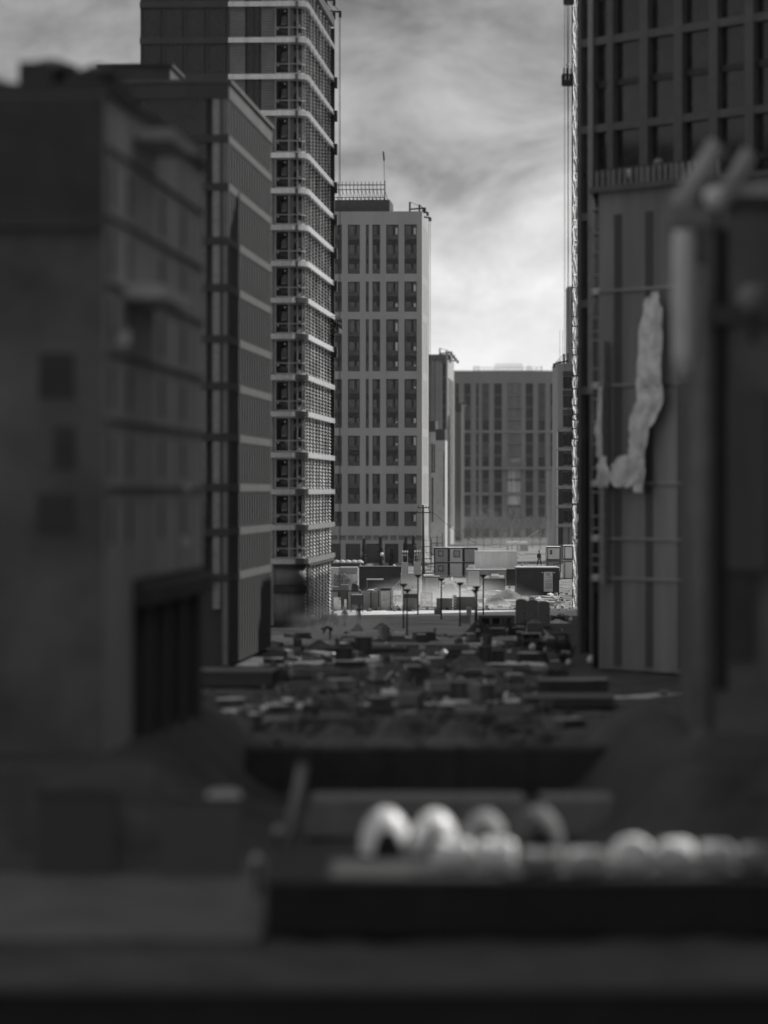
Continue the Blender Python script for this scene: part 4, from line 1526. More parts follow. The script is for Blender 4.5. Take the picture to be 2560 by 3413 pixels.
ubox('site_shed', 'long low dark shed behind the pale debris deck left of the stair', 'shed', 1197, 1338, 1890, 1968, 483, 6, container('contD', 'steel'), None, 0, 0)
ubox('white_board', 'long white board lying along the side of the dark shed', 'board', 1222, 1278, 1928, 1933, 481, .3, lambda T, w_, h, dep: (MB().box(-w_/2, w_/2, 0, dep, 0, h).build('board', M['white'], T), MB().box(-w_/2, -w_/2+.1, -.02, dep, -1.0, 0).build('prop', M['wood'], T)))
def stair():
    d = 440.0
    k = F/d
    T = thing('site_stair', 'steel site stair with sloping handrails left of the concrete shells', 'stair', ((1297-CU)/k, d, 0), 0)
    W = 40/k
    h = 72/k
    m = MB()
    for i in range(9):
        m.box(W*i/9, W*(i+1)/9, 0, 1.1, h*.55*i/9, h*.55*i/9+.05)
    m.build('tread', M['steel'], T)
    r = MB()
    for y in (0, 1.1):
        r.tube((0, y, 1.0), (W, y, h*.55+1.0), .045, 5)
        for i in range(8):
            r.tube((W*i/7, y, h*.55*i/7), (W*i/7, y, h*.55*i/7+1.0), .035, 5)
    r.build('handrail', M['steelL'], T)
    MB().box(W*.5, W, .2, 1.0, 0, h*.25).build('skirt', M['spand'], T)
stair()

# pallet stack, hoarding and its furniture
def pipe_stack():
    d = 462.0
    k = F/d
    gp = 'wrapped ring packs'
    r = random.Random(8)
    X = lambda u: (u-CU)/k
    T = thing('wrapped_pack', 'broad white wrapped pack behind the stacked rings', 'wrapped pack', (X(1163), d+1.6, 0))
    MB().box(-1.05, 1.05, 0, 1.6, .12, EYE+(HZ-1893)/k).build('wrap', M['whiteB'], T)
    MB().box(-1.0, 1.0, -.05, .0, 2.5, 3.2).build('label_sheet', M['contM'], T)
    MB().box(-1.05, 1.05, 0, 1.6, 0, .12).build('pallet', M['wood'], T)
    MB().box(-1.08, 1.08, -.03, 1.63, EYE+(HZ-1893)/k, EYE+(HZ-1893)/k+.08).build('cover', M['white'], T)
    T = thing('wrapped_pack', 'left white topped pack partly hidden by the banded tower', 'wrapped pack', (X(1118), d+1.7, 0))
    MB().box(-.75, .75, 0, 1.5, .12, EYE+(HZ-1894)/k).build('wrap', M['whiteB'], T)
    MB().box(-.78, .78, -.03, 1.53, EYE+(HZ-1894)/k, EYE+(HZ-1894)/k+.08).build('cover', M['white'], T)
    MB().box(-.75, .75, 0, 1.5, 0, .12).build('pallet', M['wood'], T)
    n = 0
    for row, v in enumerate((1944, 1931, 1918)):
        for i, u in enumerate((1119, 1133, 1147) if row != 1 else (1120, 1134, 1148, 1161)):
            z = EYE+(HZ-v)/k
            o = MB()
            o.lathe([(.14, 0), (.24, 0), (.25, .02), (.25, 1.3), (.14, 1.3)], 14)
            pr_ = o
            q = thing('pipe_ring', '%s grey ring of the %s row in the ring stack' % (('first', 'second', 'third', 'fourth')[i], ('bottom', 'middle', 'top')[row]), 'ring', (X(u), d, z-.02), 0, 'stacked rings')
            b = pr_.build('tube', M['concM'], q, True)
            b.rotation_euler = (-PI/2, 0, 0)
            c_ = MB().box(-.24, .24, .06, 1.2, -.25, -.2).build('packing', M['wood'], q)
            n += 1
def crate_ribs(T, w_, h, dep):
    MB().box(-w_/2, w_/2, .06, dep, .12, h).build('load', M['concM'], T)
    m = MB()
    for i in range(5):
        m.box(-w_/2, -w_*.1, 0, .06, .15+h*.8*i/5, .15+h*.8*i/5+.1).box(w_*.1, w_/2, 0, .06, .15+h*.8*i/5, .15+h*.8*i/5+.1)
    m.build('rib', M['steelL'], T)
    MB().box(-w_/2, w_/2, 0, dep, 0, .12).build('pallet', M['wood'], T)
pipe_stack()
ubox('ribbed_pack', 'ribbed pack with pointed cover in the middle of the low packs', 'pack', 1136, 1163, 1949, 1974, 432, 1.2, crate_ribs, None, 0, .35)
ubox('ribbed_pack', 'ribbed pack at the left of the low packs by the tower edge', 'pack', 1109, 1130, 1956, 1974, 431, 1.2, crate_ribs, None, 0, .35)
def bale(T, w_, h, dep):
    m = MB().lathe([(w_*.46, 0), (w_*.5, h*.15), (w_*.5, h*.8), (w_*.44, h), (.02, h*1.02)], 14, (0, w_*.5, 0))
    m.build('bag', M['contD'], T, True)
    MB().tube((-w_*.3, w_*.5, h), (0, w_*.5, h+.2), .03, 5).tube((w_*.3, w_*.5, h), (0, w_*.5, h+.2), .03, 5).build('strap', M['steel'], T)
ubox('big_bag', 'dark full bulk bag right of the ribbed packs', 'bulk bag', 1171, 1198, 1946, 1975, 434, 1.2, bale, None, 0, .35)

def hoarding():
    d = 403.0
    k = F/d
    X = lambda u: (u-1108)/k
    T = thing('site_hoarding', 'long grey site hoarding with posts behind the bright road', 'hoarding', ((1108-CU)/k, d, .03))
    h = 1.95
    r = random.Random(3)
    u = 1090
    edges = [1090, 1128, 1158, 1200, 1236, 1262]
    for i in range(5):
        MB().box(X(edges[i])+.03, X(edges[i+1])-.03, 0, .05, .05, h-.06).build('panel', M[('contM', 'concM2', 'contM', 'contM', 'concM')[i]], T)
    p_ = MB().box(-.05, .05, -.06, .12, 0, h).build('post', M['steel'], T, loc=(X(1090), 0, 0))
    for u in edges[1:]:
        cp(p_, T, (X(u), 0, 0))
    MB().box(X(1090), X(1264), -.08, .14, h, h+.1).build('top_rail', M['steel'], T)
    MB().box(X(1090), X(1264), .14, 1.5, h-.02, h+.06).build('deck', M['wood'], T)
hoarding()
def strip(T, w_, h, dep):
    MB().box(-w_/2, w_/2, 0, .12, 0, h).build('panel', M['whiteB'], T)
    MB().box(-w_/2, w_/2, -.02, .14, h, h+.03).build('cap', M['white'], T)
ubox('board_strip', 'narrow pale upright board leaning at the hoarding', 'board', 1147.5, 1155, 1999, 2036, 400, .2, strip, None, 0, .05)
ubox('board_strip', 'broad pale corrugated sheets against the left of the hoarding', 'board', 1112, 1136, 1992, 2036, 401, .2, strip, None, 0, .05)
def notice_board(T, w_, h, dep):
    MB().box(-w_/2, w_/2, 0, .08, h*.4, h*.95).build('board', M['wallD'], T)
    MB().box(-w_/2, w_/2, -.05, .1, h*.95, h).build('top_strip', M['white'], T)
    for x in (-w_/2-.03, w_/2+.03):
        MB().box(x-.04, x+.04, 0, .08, 0, h*.97).build('leg', M['steel'], T)
ubox('notice_board', 'dark site board on two legs with a white top strip', 'notice board', 1172, 1208.5, 1980, 2040, 396, .1, notice_board, None, 0, .05)
def door(T, w_, h, dep):
    MB().box(-w_/2+.2, w_/2-.2, .04, .12, .05, h-.3).build('leaf', M['film4'], T)
    MB().box(-w_/2, -w_/2+.2, 0, .2, 0, h-.12).box(w_/2-.2, w_/2, 0, .2, 0, h-.12).build('jamb', M['concM'], T)
    MB().box(-w_/2-.05, w_/2+.05, -.05, .3, h-.12, h).build('lintel', M['wood'], T)
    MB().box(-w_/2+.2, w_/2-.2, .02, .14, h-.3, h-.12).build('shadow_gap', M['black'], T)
    MB().box(w_/2+.05, w_/2+.15, 0, .15, 0, h-.2).build('post', M['steelL'], T)
M['film4'] = mat('dusty door sheet', .6, .5, .35, 1.3, 0, .6, False, 2.5)
ubox('site_gate', 'tall pale sheeted site door in a concrete frame', 'gate', 1263, 1306, 1959, 2036, 401, .3, door, None, 0, .05)
def kiosk(T, w_, h, dep):
    m = MB()
    for x in (-w_/2, -w_*.17, w_*.17, w_/2-.14):
        m.box(x, x+.14, 0, .14, 0, h*.62)
    m.build('post', M['concM'], T)
    MB().box(-w_/2+.1, w_/2-.1, .3, dep, 0, h*.62).build('wall', M['contM'], T)
    MB().box(-w_/2, w_/2, 0, dep, h*.62, h*.82).build('fascia', M['wallD'], T)
    r = MB()
    for i in range(9):
        x = -w_/2+w_*i/9
        r.box(x+.03, x+w_/9-.03, -.1, dep+.1, h*.83, h*.83+.14)
    r.box(-w_/2, w_/2, -.1, dep+.1, h*.82, h*.83)
    r.box(-w_*.2, w_/2, dep*.4, dep, h*.93, h)
    r.build('roof', M['whiteP'], T)
ubox('site_kiosk', 'small kiosk with white striped roof and dark fascia behind the lamp posts', 'kiosk', 1344, 1394, 1967, 2037, 400, 2.2, kiosk, None, 0, .05)
def tent(T, w_, h, dep):
    container('contM', 'steel', corr=True)(T, w_, h*.9, dep)
    MB().box(-w_*.55, w_*.1, -.2, dep, h*.9+.06, h*.9+.2).build('canopy', M['whiteP'], T)
ubox('tool_shed', 'dark shed with a white sloping canopy right of the utility pole', 'shed', 1415, 1465, 1915, 1985, 458, 3, tent, None, 0, 0)
def frame_gate(T, w_, h, dep):
    m = MB().tube((-w_/2, 0, 0), (-w_/2, 0, h), .035, 5).tube((w_/2, 0, 0), (w_/2, 0, h), .035, 5).tube((-w_/2, 0, h), (w_/2, 0, h), .035, 5).tube((-w_/2, 0, .3), (w_/2, 0, .3), .035, 5)
    m.build('frame', M['steelL'], T)
    w2 = MB()
    for i in range(14):
        x = -w_/2+w_*i/13
        w2.tube((x, 0, .3), (x, 0, h), .012, 4)
    w2.build('mesh_wire', M['steelL'], T)
ubox('mesh_fence', 'thin wire fence frame in the dust right of the kiosk', 'fence', 1404, 1440, 1976, 2036, 402, .1, frame_gate, None, 0, .05)
def concrete_edge(T, w_, h, dep):
    MB().box(-w_/2, w_/2, 0, dep, 0, h).build('wall', M['concM'], T)
    MB().box(-w_/2, w_/2, -.06, dep, h, h+.06).build('coping', M['white'], T)
    m = MB()
    for i in range(5):
        m.box(-w_/2-.12, -w_/2+.3, -.08, -.0, .15+i*.3, .15+i*.3+.16)
    m.build('white_bar', M['white'], T)
ubox('retaining_wall', 'pale retaining wall with white end bars right of the lamp posts', 'wall', 1512, 1582, 1990, 2033, 404, .6, concrete_edge, None, 0, .05)
ubox('retaining_wall', 'long pale low wall in the sunlight left of the retaining wall', 'wall', 1455, 1508, 1995, 2033, 405, .5, lambda T, w_, h, dep: (MB().box(-w_/2, w_/2, 0, dep, 0, h).build('wall', M['contM'], T), MB().box(-w_/2, w_/2, -.05, dep, h, h+.05).build('coping', M['concL'], T)), None, 0, .05)
def drum(T, w_, h, dep):
    MB().lathe([(w_*.48, 0), (w_*.5, .05), (w_*.48, h*.5), (w_*.5, h*.52), (w_*.48, h*.95), (w_*.44, h)], 14, (0, w_*.5, 0)).build('barrel', M['concM'], T, True)
    MB().lathe([(w_*.44, h), (w_*.4, h+.03), (w_*.1, h+.2), (.02, h+.22)], 12, (0, w_*.5, 0)).build('sack', M['tarp'], T, True)
ubox('barrel', 'pale barrel with a sack on top beside the bright road', 'barrel', 1447, 1472, 2030, 2052, 388, .8, drum, None, 0, .05)
def boards(T, w_, h, dep):
    r = random.Random(int(w_*100))
    m = MB()
    n = 7
    for i in range(n):
        z = h*i/n
        m.box(-w_/2+r.uniform(0, .1), w_/2-r.uniform(0, .1), r.uniform(0, .1), dep, z, z+h/n*.8)
    m.build('boards', M['whiteB'], T)
ubox('board_pile', 'tall pile of pale boards right of the paired lamp posts', 'boards', 1553, 1573, 2023, 2056, 384, 1.2, boards, None, 0, .05)
ubox('equipment_box', 'dusty grey double box below the white boards', 'box', 1536, 1568, 2053, 2079, 362, 1.0, container('contM', 'contM', corr=False), None, 0, 0)

# park lamps
LP = None
lamps = [(1345, 1945, 2095, 'lamp post whose head is just left of the kiosk roof'), (1357, 1963, 2119, 'nearest lamp post with dark funnel head before the kiosk'),
         (1393, 1915, 2050, 'lamp post with bright head at the concrete base block'), (1471, 1926, 2064, 'lone lamp post left of the sunlit yard edge'),
         (1533, 1941, 2088, 'lamp post at the left end of the retaining wall'), (1584, 1964, 2110, 'front lamp post of the close pair'),
         (1589, 1953, 2090, 'rear lamp post of the close pair'), (1611, 1915, 2051, 'pale lit lamp post right of the close pair')]
for u, v0, v1, s in lamps:
    d = GD(v1)
    h = (v1-v0)*d/F
    x = (u-CU)*d/F
    if LP is None:
        LP = thing('park_lamp', s, 'lamp post', (x, d, 0), 0, 'park lamps along the site')
        MB().tube((0, 0, 0), (0, 0, 1), .075, 9, .06).build('post', M['steel'], LP, True)
        MB().lathe([(.07, 0), (.09, .05), (.34, .28), (.37, .3), (.37, .36), (.05, .38)], 18).build('head', M['steel'], LP, True)
        MB().box(-.16, .16, -.16, .16, 0, .06).build('foot', M['steel'], LP)
        o = LP
    else:
        o = cp(LP, None, (x, d, 0))
        o['label'] = s
    for c in kids(o):
        if c.name.startswith('post'):
            c.scale = (1, 1, h-.36)
        elif c.name.startswith('head'):
            c.location = (0, 0, h-.38)
# street light head lying against the tower's ground floor
def cobra():
    d = 520.0
    g = P(1316, 1890, d)
    T = thing('street_light', 'slanting white street light head on a thin mast before the concrete tower', 'street light', (g.x+.35, d, 0))
    MB().tube((0, 0, 0), (0, 0, g.z-.7), .06, 6).build('mast', M['steel'], T)
    MB().tube((0, 0, g.z-.7), (-.3, 0, g.z-.1), .06, 6).build('arm', M['steelL'], T)
    m = MB().lathe([(.02, -.45), (.12, -.3), (.19, 0), (.17, .3), (.05, .45)], 12).build('head', M['whiteP'], T, True)
    m.location = (-.3, 0, g.z)
    m.rotation_euler = (0, R(-38), 0)
cobra()

# portable toilets
PT = None
for i, (u, v0, v1, s) in enumerate(((1738, 1999, 2083, 'leftmost portable toilet standing apart by a gap'), (1776, 1998, 2086, 'middle portable toilet between two others'), (1814, 1999, 2091, 'rightmost portable toilet with a door latch'))):
    d = GD(v1)
    x = (u-CU)*d/F
    if PT is None:
        PT = thing('portable_toilet', s, 'portable toilet', (x, d, 0), 0, 'portable toilets in a row')
        W = 1.06
        m = MB().box(-W/2, W/2, 0, 1.1, .1, 2.12)
        for xx in (-W/2, W/2-.1):
            m.box(xx, xx+.1, -.04, 0, .1, 2.12)
        m.build('cabin', M['toil'], PT)
        n = MB()
        for j in range(9):
            t = PI*j/8
            n.v += [(-(W/2+.03)*math.cos(t), -.05, 2.12+.3*math.sin(t)), (-(W/2+.03)*math.cos(t), 1.15, 2.12+.3*math.sin(t))]
        for j in range(8):
            n.f.append((2*j, 2*j+1, 2*j+3, 2*j+2))
        n.f.append(tuple(range(0, 18, 2)))
        n.f.append(tuple(range(17, 0, -2)))
        n.build('roof', M['toil'], PT)
        dr = MB().box(-W/2+.14, W/2-.14, -.03, 0, .16, 2.06).build('door', M['toil'], PT)
        MB().box(.2, .3, -.06, -.03, 1.05, 1.15).build('latch', M['black'], dr)
        MB().box(-W/2-.05, W/2+.05, -.06, 1.15, 0, .1).build('skid', M['steel'], PT)
    else:
        o = cp(PT, None, (x, d, 0))
        o['label'] = s

# ------------------------------------------------------------------ clutter in the middle ground
def blocks(T, w_, h, dep):
    m = MB()
    n = max(2, round(w_/.75))
    ww = w_/n
    for j in range(2):
        z0, z1 = h*.47*j+.06, h*.47*(j+1)+.02
        for i in range(n):
            x = -w_/2+i*ww
            m.box(x, x+.12, 0, dep, z0, z1).box(x+ww-.12, x+ww-.01, 0, dep, z0, z1)
            m.box(x+.12, x+ww-.12, 0, dep, z0, z0+.12).box(x+.12, x+ww-.12, 0, dep, z1-.12, z1)
            m.box(x+.12, x+ww-.12, dep*.7, dep*.8, z0+.12, z1-.12)
    m.build('blocks', M['concM2'], T)
    MB().box(-w_/2, w_/2, 0, dep, 0, .06).build('pallet', M['wood'], T)
    MB().box(-w_/2-.04, w_/2+.06, -.05, dep, h*.96, h).build('white_cover', M['white'], T)
ubox('block_pallet', 'pallet of square-holed blocks with white cover near the toilets', 'block pallet', 1742, 1801, 2110, 2160, 306, .9, blocks, None, 0, 0)
ubox('block_pallet', 'narrow column of square-holed blocks left of the white-covered pallet', 'block pallet', 1723, 1741, 2105, 2152, 310, .8, blocks, None, 0, 0)
def peaked(T, w_, h, dep):
    m = MB()
    m.box(-w_/2, w_/2, 0, dep, 0, h*.72)
    i = len(m.v)
    m.v += [(-w_/2, -.01, h*.72), (w_/2, -.01, h*.72), (w_/2, dep, h*.72), (-w_/2, dep, h*.72), (-w_*.12, dep*.5, h)]
    m.f += [(i, i+1, i+4), (i+1, i+2, i+4), (i+2, i+3, i+4), (i+3, i, i+4)]
    m.build('cover', M['tarp'], T)
    MB().box(-w_/2-.05, w_/2+.05, -.05, dep+.05, 0, .12).build('pallet', M['woodD'], T)
ubox('covered_pallet', 'grey covered load with a pointed top before the toilets', 'covered load', 1757, 1812, 2065, 2112, 338, 1.4, peaked, None, 0, 0)
def cage(T, w_, h, dep):
    f = MB()
    for x in (-w_/2, w_/2):
        for y in (0, dep):
            f.tube((x, y, 0), (x, y, h), .04, 5)
    for z in (.15, h*.55, h):
        for y in (0, dep):
            f.tube((-w_/2, y, z), (w_/2, y, z), .035, 5)
    f.build('frame', M['steel'], T)
    g = MB()
    for i in range(11):
        x = -w_/2+w_*i/10
        g.tube((x, 0, .1), (x, 0, h), .018, 4)
    g.build('wire', M['steelL'], T)
    MB().box(-w_/2+.1, w_/2-.1, .15, dep-.1, .1, h*.7).build('load', M['rubble'], T)
ubox('wire_cage', 'wide wire cage full of rubble right of the vest wearer', 'wire cage', 1633, 1686, 2085, 2122, 330, 1.1, cage, None, 0, 0)
ubox('wire_cage', 'dark framed crate behind the grey box at mid left', 'wire cage', 1137, 1184, 2124, 2168, 300, 1.1, cage, None, 0, 0)
def low_build(T, w_, h, dep):
    m = MB().box(-w_/2, w_/2, .3, dep, 0, h).box(-w_/2, w_/2, 0, .3, h*.8, h)
    for x in (-w_/2, -w_*.2, w_*.08, w_*.2, w_/2-.25):
        m.box(x, x+.25, 0, .3, 0, h*.8)
    m.build('wall', M['concM2'], T)
    MB().box(-w_/2+.3, w_*.1, .28, .29, h*.3, h*.78).build('opening', M['black'], T)
ubox('concrete_trough', 'long low concrete box with dark openings left of the toilets', 'concrete box', 1596, 1716, 2052, 2094, 352, 1.6, low_build, None, 0, 0)
def rods(T, w_, h, dep):
    r = random.Random(int(w_*1000))
    m = MB()
    for i in range(16):
        a = (r.uniform(-w_/2, w_/2), r.uniform(0, dep), 0)
        b = (a[0]+r.uniform(-.3, .3), a[1]+r.uniform(-.2, .2), h*r.uniform(.5, 1))
        m.tube(a, b, .035, 5)
        if r.random() < .4:
            m.tube(b, (b[0]+r.uniform(-.5, .5), b[1], b[2]+r.uniform(-.15, .1)), .03, 5)
    m.build('rod', M['steel'], T)
    MB().box(-w_/2, w_/2, 0, dep, 0, .15).box(-w_*.4, w_*.4, dep*.3, dep*.5, .15, h*.45).build('rack', M['steel'], T)
ubox('rod_rack', 'dark rack of upright rods and bent pipes before the toilets', 'rod rack', 1690, 1752, 2064, 2122, 332, 1.2, rods, None, 0, 0)
ubox('rod_rack', 'tangle of dark bars at the foot of the rounded block', 'rod rack', 1848, 1912, 2108, 2190, 298, 1.6, rods, None, 0, 0)
ubox('rod_rack', 'sunlit tangle of bent pipes right of the toilets', 'rod rack', 1838, 1885, 2046, 2072, 371, 1.6, rods, None, 0, 0)
def handcart(T, w_, h, dep):
    m = MB()
    m.tube((-w_/2, 0, .35), (w_/2, 0, .35), .04, 6).tube((-w_/2, dep, .35), (w_/2, dep, .35), .04, 6)
    m.tube((w_/2, 0, .35), (w_/2+.25, 0, h), .04, 6).tube((w_/2, dep, .35), (w_/2+.25, dep, h), .04, 6).tube((w_/2+.25, 0, h), (w_/2+.25, dep, h), .04, 6)
    m.build('frame', M['steel'], T)
    for y in (0, dep):
        q = MB().lathe([(.1, -.05), (.3, -.06), (.32, 0), (.3, .06), (.1, .05)], 16).build('wheel', M['black'], T, True)
        q.location = (-w_*.25, y, .32)
        q.rotation_euler = (PI/2, 0, 0)
    MB().box(-w_/2, w_/2, .05, dep-.05, .4, .62).build('tray', M['contD'], T)
ubox('handcart', 'dark handcart with raised handle by the tower entrance', 'handcart', 1075, 1106, 2032, 2080, 368, .9, handcart, None, 0, 0)
ubox('handcart', 'dark wheeled barrow at the left foot of the rounded block', 'handcart', 1868, 1906, 2150, 2215, 280, 1.0, handcart, None, 0, 0)

def heap(name, label, cat, u, vb, wpx, hpx, m, seed, flat=.55):
    d = GD(vb)
    k = F/d
    Rr = wpx/k/2
    H = hpx/k
    r = random.Random(seed)
    mb = MB()
    n, q = 22, 8
    ph = [r.uniform(0, 6.28) for _ in range(6)]
    mb.v.append((0, 0, H))
    for j in range(1, q+1):
        for i in range(n):
            a = 2*PI*i/n
            rr = Rr*j/q*(1+.12*math.sin(2*a+ph[0])+.08*math.sin(5*a+ph[1]))
            t = j/q
            z = H*(.5+.5*math.cos(PI*t**.85))*(1+.2*math.sin(3*a+ph[2])*t)+r.uniform(-.07, .07)*H*(t < 1)
            mb.v.append((rr*math.cos(a), rr*math.sin(a)*flat, max(z, -.12) if j < q else -.12))
    for i in range(n):
        mb.f.append((0, 1+i, 1+(i+1) % n))
    for j in range(q-1):
        for i in range(n):
            a = 1+j*n
            mb.f.append((a+i, a+n+i, a+n+(i+1) % n, a+(i+1) % n))
    o = mb.build(name, M[m], None, True)
    o.location = ((u-CU)/k, d+Rr*flat, 0)
    return tag(o, label, cat)
for a in (('soil_heap', 'large dark soil heap behind the vest wearer', 'soil heap', 1598, 2124, 130, 58, 'mud', 1), ('soil_heap', 'small dark soil heap below the paper reader', 'soil heap', 1192, 2105, 60, 26, 'mud', 2),
          ('soil_heap', 'grey soil heap in mid street between worker and lamps', 'soil heap', 1272, 2098, 70, 22, 'mud', 3), ('soil_heap', 'long low soil ridge at mid street', 'soil heap', 1310, 2142, 230, 20, 'mud', 4),
          ('soil_heap', 'soil heap around the crouching worker in mid street', 'soil heap', 1290, 2136, 90, 28, 'mudL', 5), ('soil_heap', 'sunlit pale soil heap behind the lamp posts at the yard edge', 'soil heap', 1500, 1985, 150, 40, 'mudL', 6),
          ('soil_heap', 'dark soil heap left of the sunlit yard at the lone lamp post', 'soil heap', 1450, 1995, 120, 38, 'mud', 7), ('soil_heap', 'bushy brush heap before the dark container', 'brush heap', 1690, 2006, 170, 40, 'rubble', 8),
          ('soil_heap', 'low heap of broken rubble beside the tower corner', 'rubble heap', 1062, 2158, 110, 24, 'rubble', 9), ('soil_heap', 'dark rubble heap at the right of the bright bars', 'rubble heap', 1560, 2240, 240, 60, 'rubble', 10),
          ('soil_heap', 'white sunlit sand strip heap right of the toilets', 'sand heap', 1860, 2078, 90, 14, 'whiteB', 11), ('soil_heap', 'brush heap right of the retaining wall', 'brush heap', 1660, 2016, 120, 26, 'rubble', 12),
          ('soil_heap', 'white plaster heap at the foot of the site door', 'sand heap', 1325, 2037, 40, 20, 'whiteB', 13), ('soil_heap', 'pale debris heap on the deck above the hoarding', 'rubble heap', 1238, 1990, 110, 26, 'concL', 14)):
    heap(*a)

def scatter(name, label, u0, u1, v0, v1, n, s0, s1, m, seed, z=0):
    """loose bits nobody could count"""
    r = random.Random(seed)
    mb = MB()
    for _ in range(n):
        g = G(r.uniform(u0, u1), r.uniform(v0, v1))
        s = r.uniform(s0, s1)
        a = r.uniform(0, PI)
        l, ww, h = s*r.choice((.4, .7, 1.0, 2.6)), s*r.uniform(.15, .7), s*r.choice((.15, .3, .6, 1.1))
        c_, s_ = math.cos(a), math.sin(a)
        i = len(mb.v)
        for zz in (-.15, h):
            for x, y in ((-l, -ww), (l, -ww), (l, ww), (-l, ww)):
                mb.v.append((g.x+x*c_-y*s_, g.y+x*s_+y*c_, z+zz+r.uniform(-.3, .3)*h))
        mb.f += [(i, i+3, i+2, i+1), (i+4, i+5, i+6, i+7), (i, i+1, i+5, i+4), (i+1, i+2, i+6, i+5), (i+2, i+3, i+7, i+6), (i+3, i, i+4, i+7)]
    o = mb.build(name, M[m])
    tag(o, label, 'debris', None, 'stuff')
scatter('dark_debris', 'dark debris strewn over the shaded street', 900, 1900, 2110, 2480, 280, .1, .5, 'rubble', 1)
scatter('pale_debris', 'pale scraps strewn over the shaded street', 860, 1900, 2100, 2420, 210, .06, .28, 'concM', 2)
scatter('white_scraps', 'white scraps glinting in the dark debris', 1180, 1900, 2095, 2330, 110, .06, .26, 'shine', 3)
scatter('yard_debris', 'sunlit boards and scraps in the yard', 1110, 1900, 1960, 2034, 420, .1, .4, 'concL', 4)
scatter('yard_rubble', 'dark rubble in the sunlit yard', 1110, 1900, 1950, 2040, 420, .1, .34, 'rubble', 5)
scatter('back_debris', 'bright scraps in the far yard', 1400, 1890, 1850, 1945, 160, .15, .5, 'concL', 6)
scatter('front_debris', 'dark lumps on the ground near the camera', 300, 2300, 2300, 2640, 260, .15, .5, 'rubble', 7)

def beam(name, label, cat, u0, v0, u1, v1, r, m):
    a = G(u0, v0)
    b = G(u1, v1)
    T = thing(name, label, cat, ((a.x+b.x)/2, (a.y+b.y)/2, 0))
    d = (b-a)/2
    l = d.length
    MB().tube((-d.x, -d.y, r), (d.x, d.y, r), r, 12).build('tube', M[m], T, True)
    for s in (-1, 1):
        MB().tube((s*d.x, s*d.y, r), (s*d.x*(1+.05/l), s*d.y*(1+.05/l), r), r*1.1, 12).build('end_cap', M['steelL'], T, True)
    q = MB()
    for t in (-.5, .5):
        q.box(d.x*t-.08, d.x*t+.08, d.y*t-r*1.4, d.y*t+r*1.4, -.12, .03)
    q.build('bearer', M['woodD'], T)
beam('sun_bar_pipe', 'long white tube for a sun bar on the ground left of the grey box', 'pipe', 1016, 2182, 1111, 2190, .17, 'shine')  # white tubes stand in for bars of sunlight on the ground
beam('sun_bar_pipe', 'thin pale tube for a sun strip in the dark middle of the street', 'pipe', 1268, 2198, 1366, 2202, .12, 'concL')
beam('sun_bar_pipe', 'short white tube for a sun bar left of the gap before the blocks', 'pipe', 1692, 2220, 1728, 2226, .2, 'shine')
beam('sun_bar_pipe', 'longer white tube for a sun bar right of the gap before the blocks', 'pipe', 1744, 2226, 1824, 2232, .22, 'shine')
beam('sun_bar_pipe', 'pale pipe beside the gabled crate at the street centre', 'pipe', 1560, 2246, 1650, 2250, .12, 'concM')
def crate(m, strap=True):
    def b(T, w_, h, dep):
        MB().box(-w_/2, w_/2, 0, dep, .1, h).build('body', M[m], T)
        MB().box(-w_/2-.04, w_/2+.04, -.04, dep+.04, h, h+.08).build('lid', M['steel'] if m != 'wood' else M['wood'], T)
        MB().box(-w_/2-.03, w_/2+.03, -.03, dep+.03, 0, .1).build('pallet', M['woodD'], T)
        if strap:
            q = MB()
            for x in (-w_*.3, w_*.3):
                q.box(x-.05, x+.05, -.03, 0, .1, h)
            q.build('strap', M['steel'], T)
    return b
ubox('crate', 'plain grey crate in front of the dark framed crate', 'crate', 1116, 1176, 2163, 2214, 277, 1.3, crate('concC'), None, 0, 0)
ubox('crate', 'bundle of grey upright sacks right of the framed crate', 'crate', 1186, 1240, 2128, 2180, 296, 1.2, crate('concM2'), None, 0, 0)
ubox('crate', 'dark square bin before the vest wearer', 'crate', 1640, 1680, 2172, 2216, 276, 1.2, crate('contD'), None, 0, 0)
ubox('crate', 'dark box with white drape left of the square bin', 'crate', 1596, 1638, 2158, 2212, 278, 1.2, crate('concC'), None, 0, 0)
ubox('crate', 'low pale crate between debris and slabs at the right centre', 'crate', 1500, 1560, 2280, 2320, 232, 1.2, crate('concM2'), None, 0, 0)
ubox('crate', 'second low pale crate beside the right centre slab', 'crate', 1575, 1650, 2285, 2330, 230, 1.2, crate('concM2'), None, 0, 0)
def sack(T, w_, h, dep):
    MB().lathe([(w_*.42, 0), (w_*.5, h*.25), (w_*.46, h*.7), (w_*.2, h*.95), (.03, h)], 12, (0, w_*.5, 0)).build('bag', M['shine'], T, True)
    MB().lathe([(w_*.12, h*.93), (w_*.16, h*1.05), (.02, h*1.1)], 8, (0, w_*.5, 0)).build('knot', M['white'], T, True)
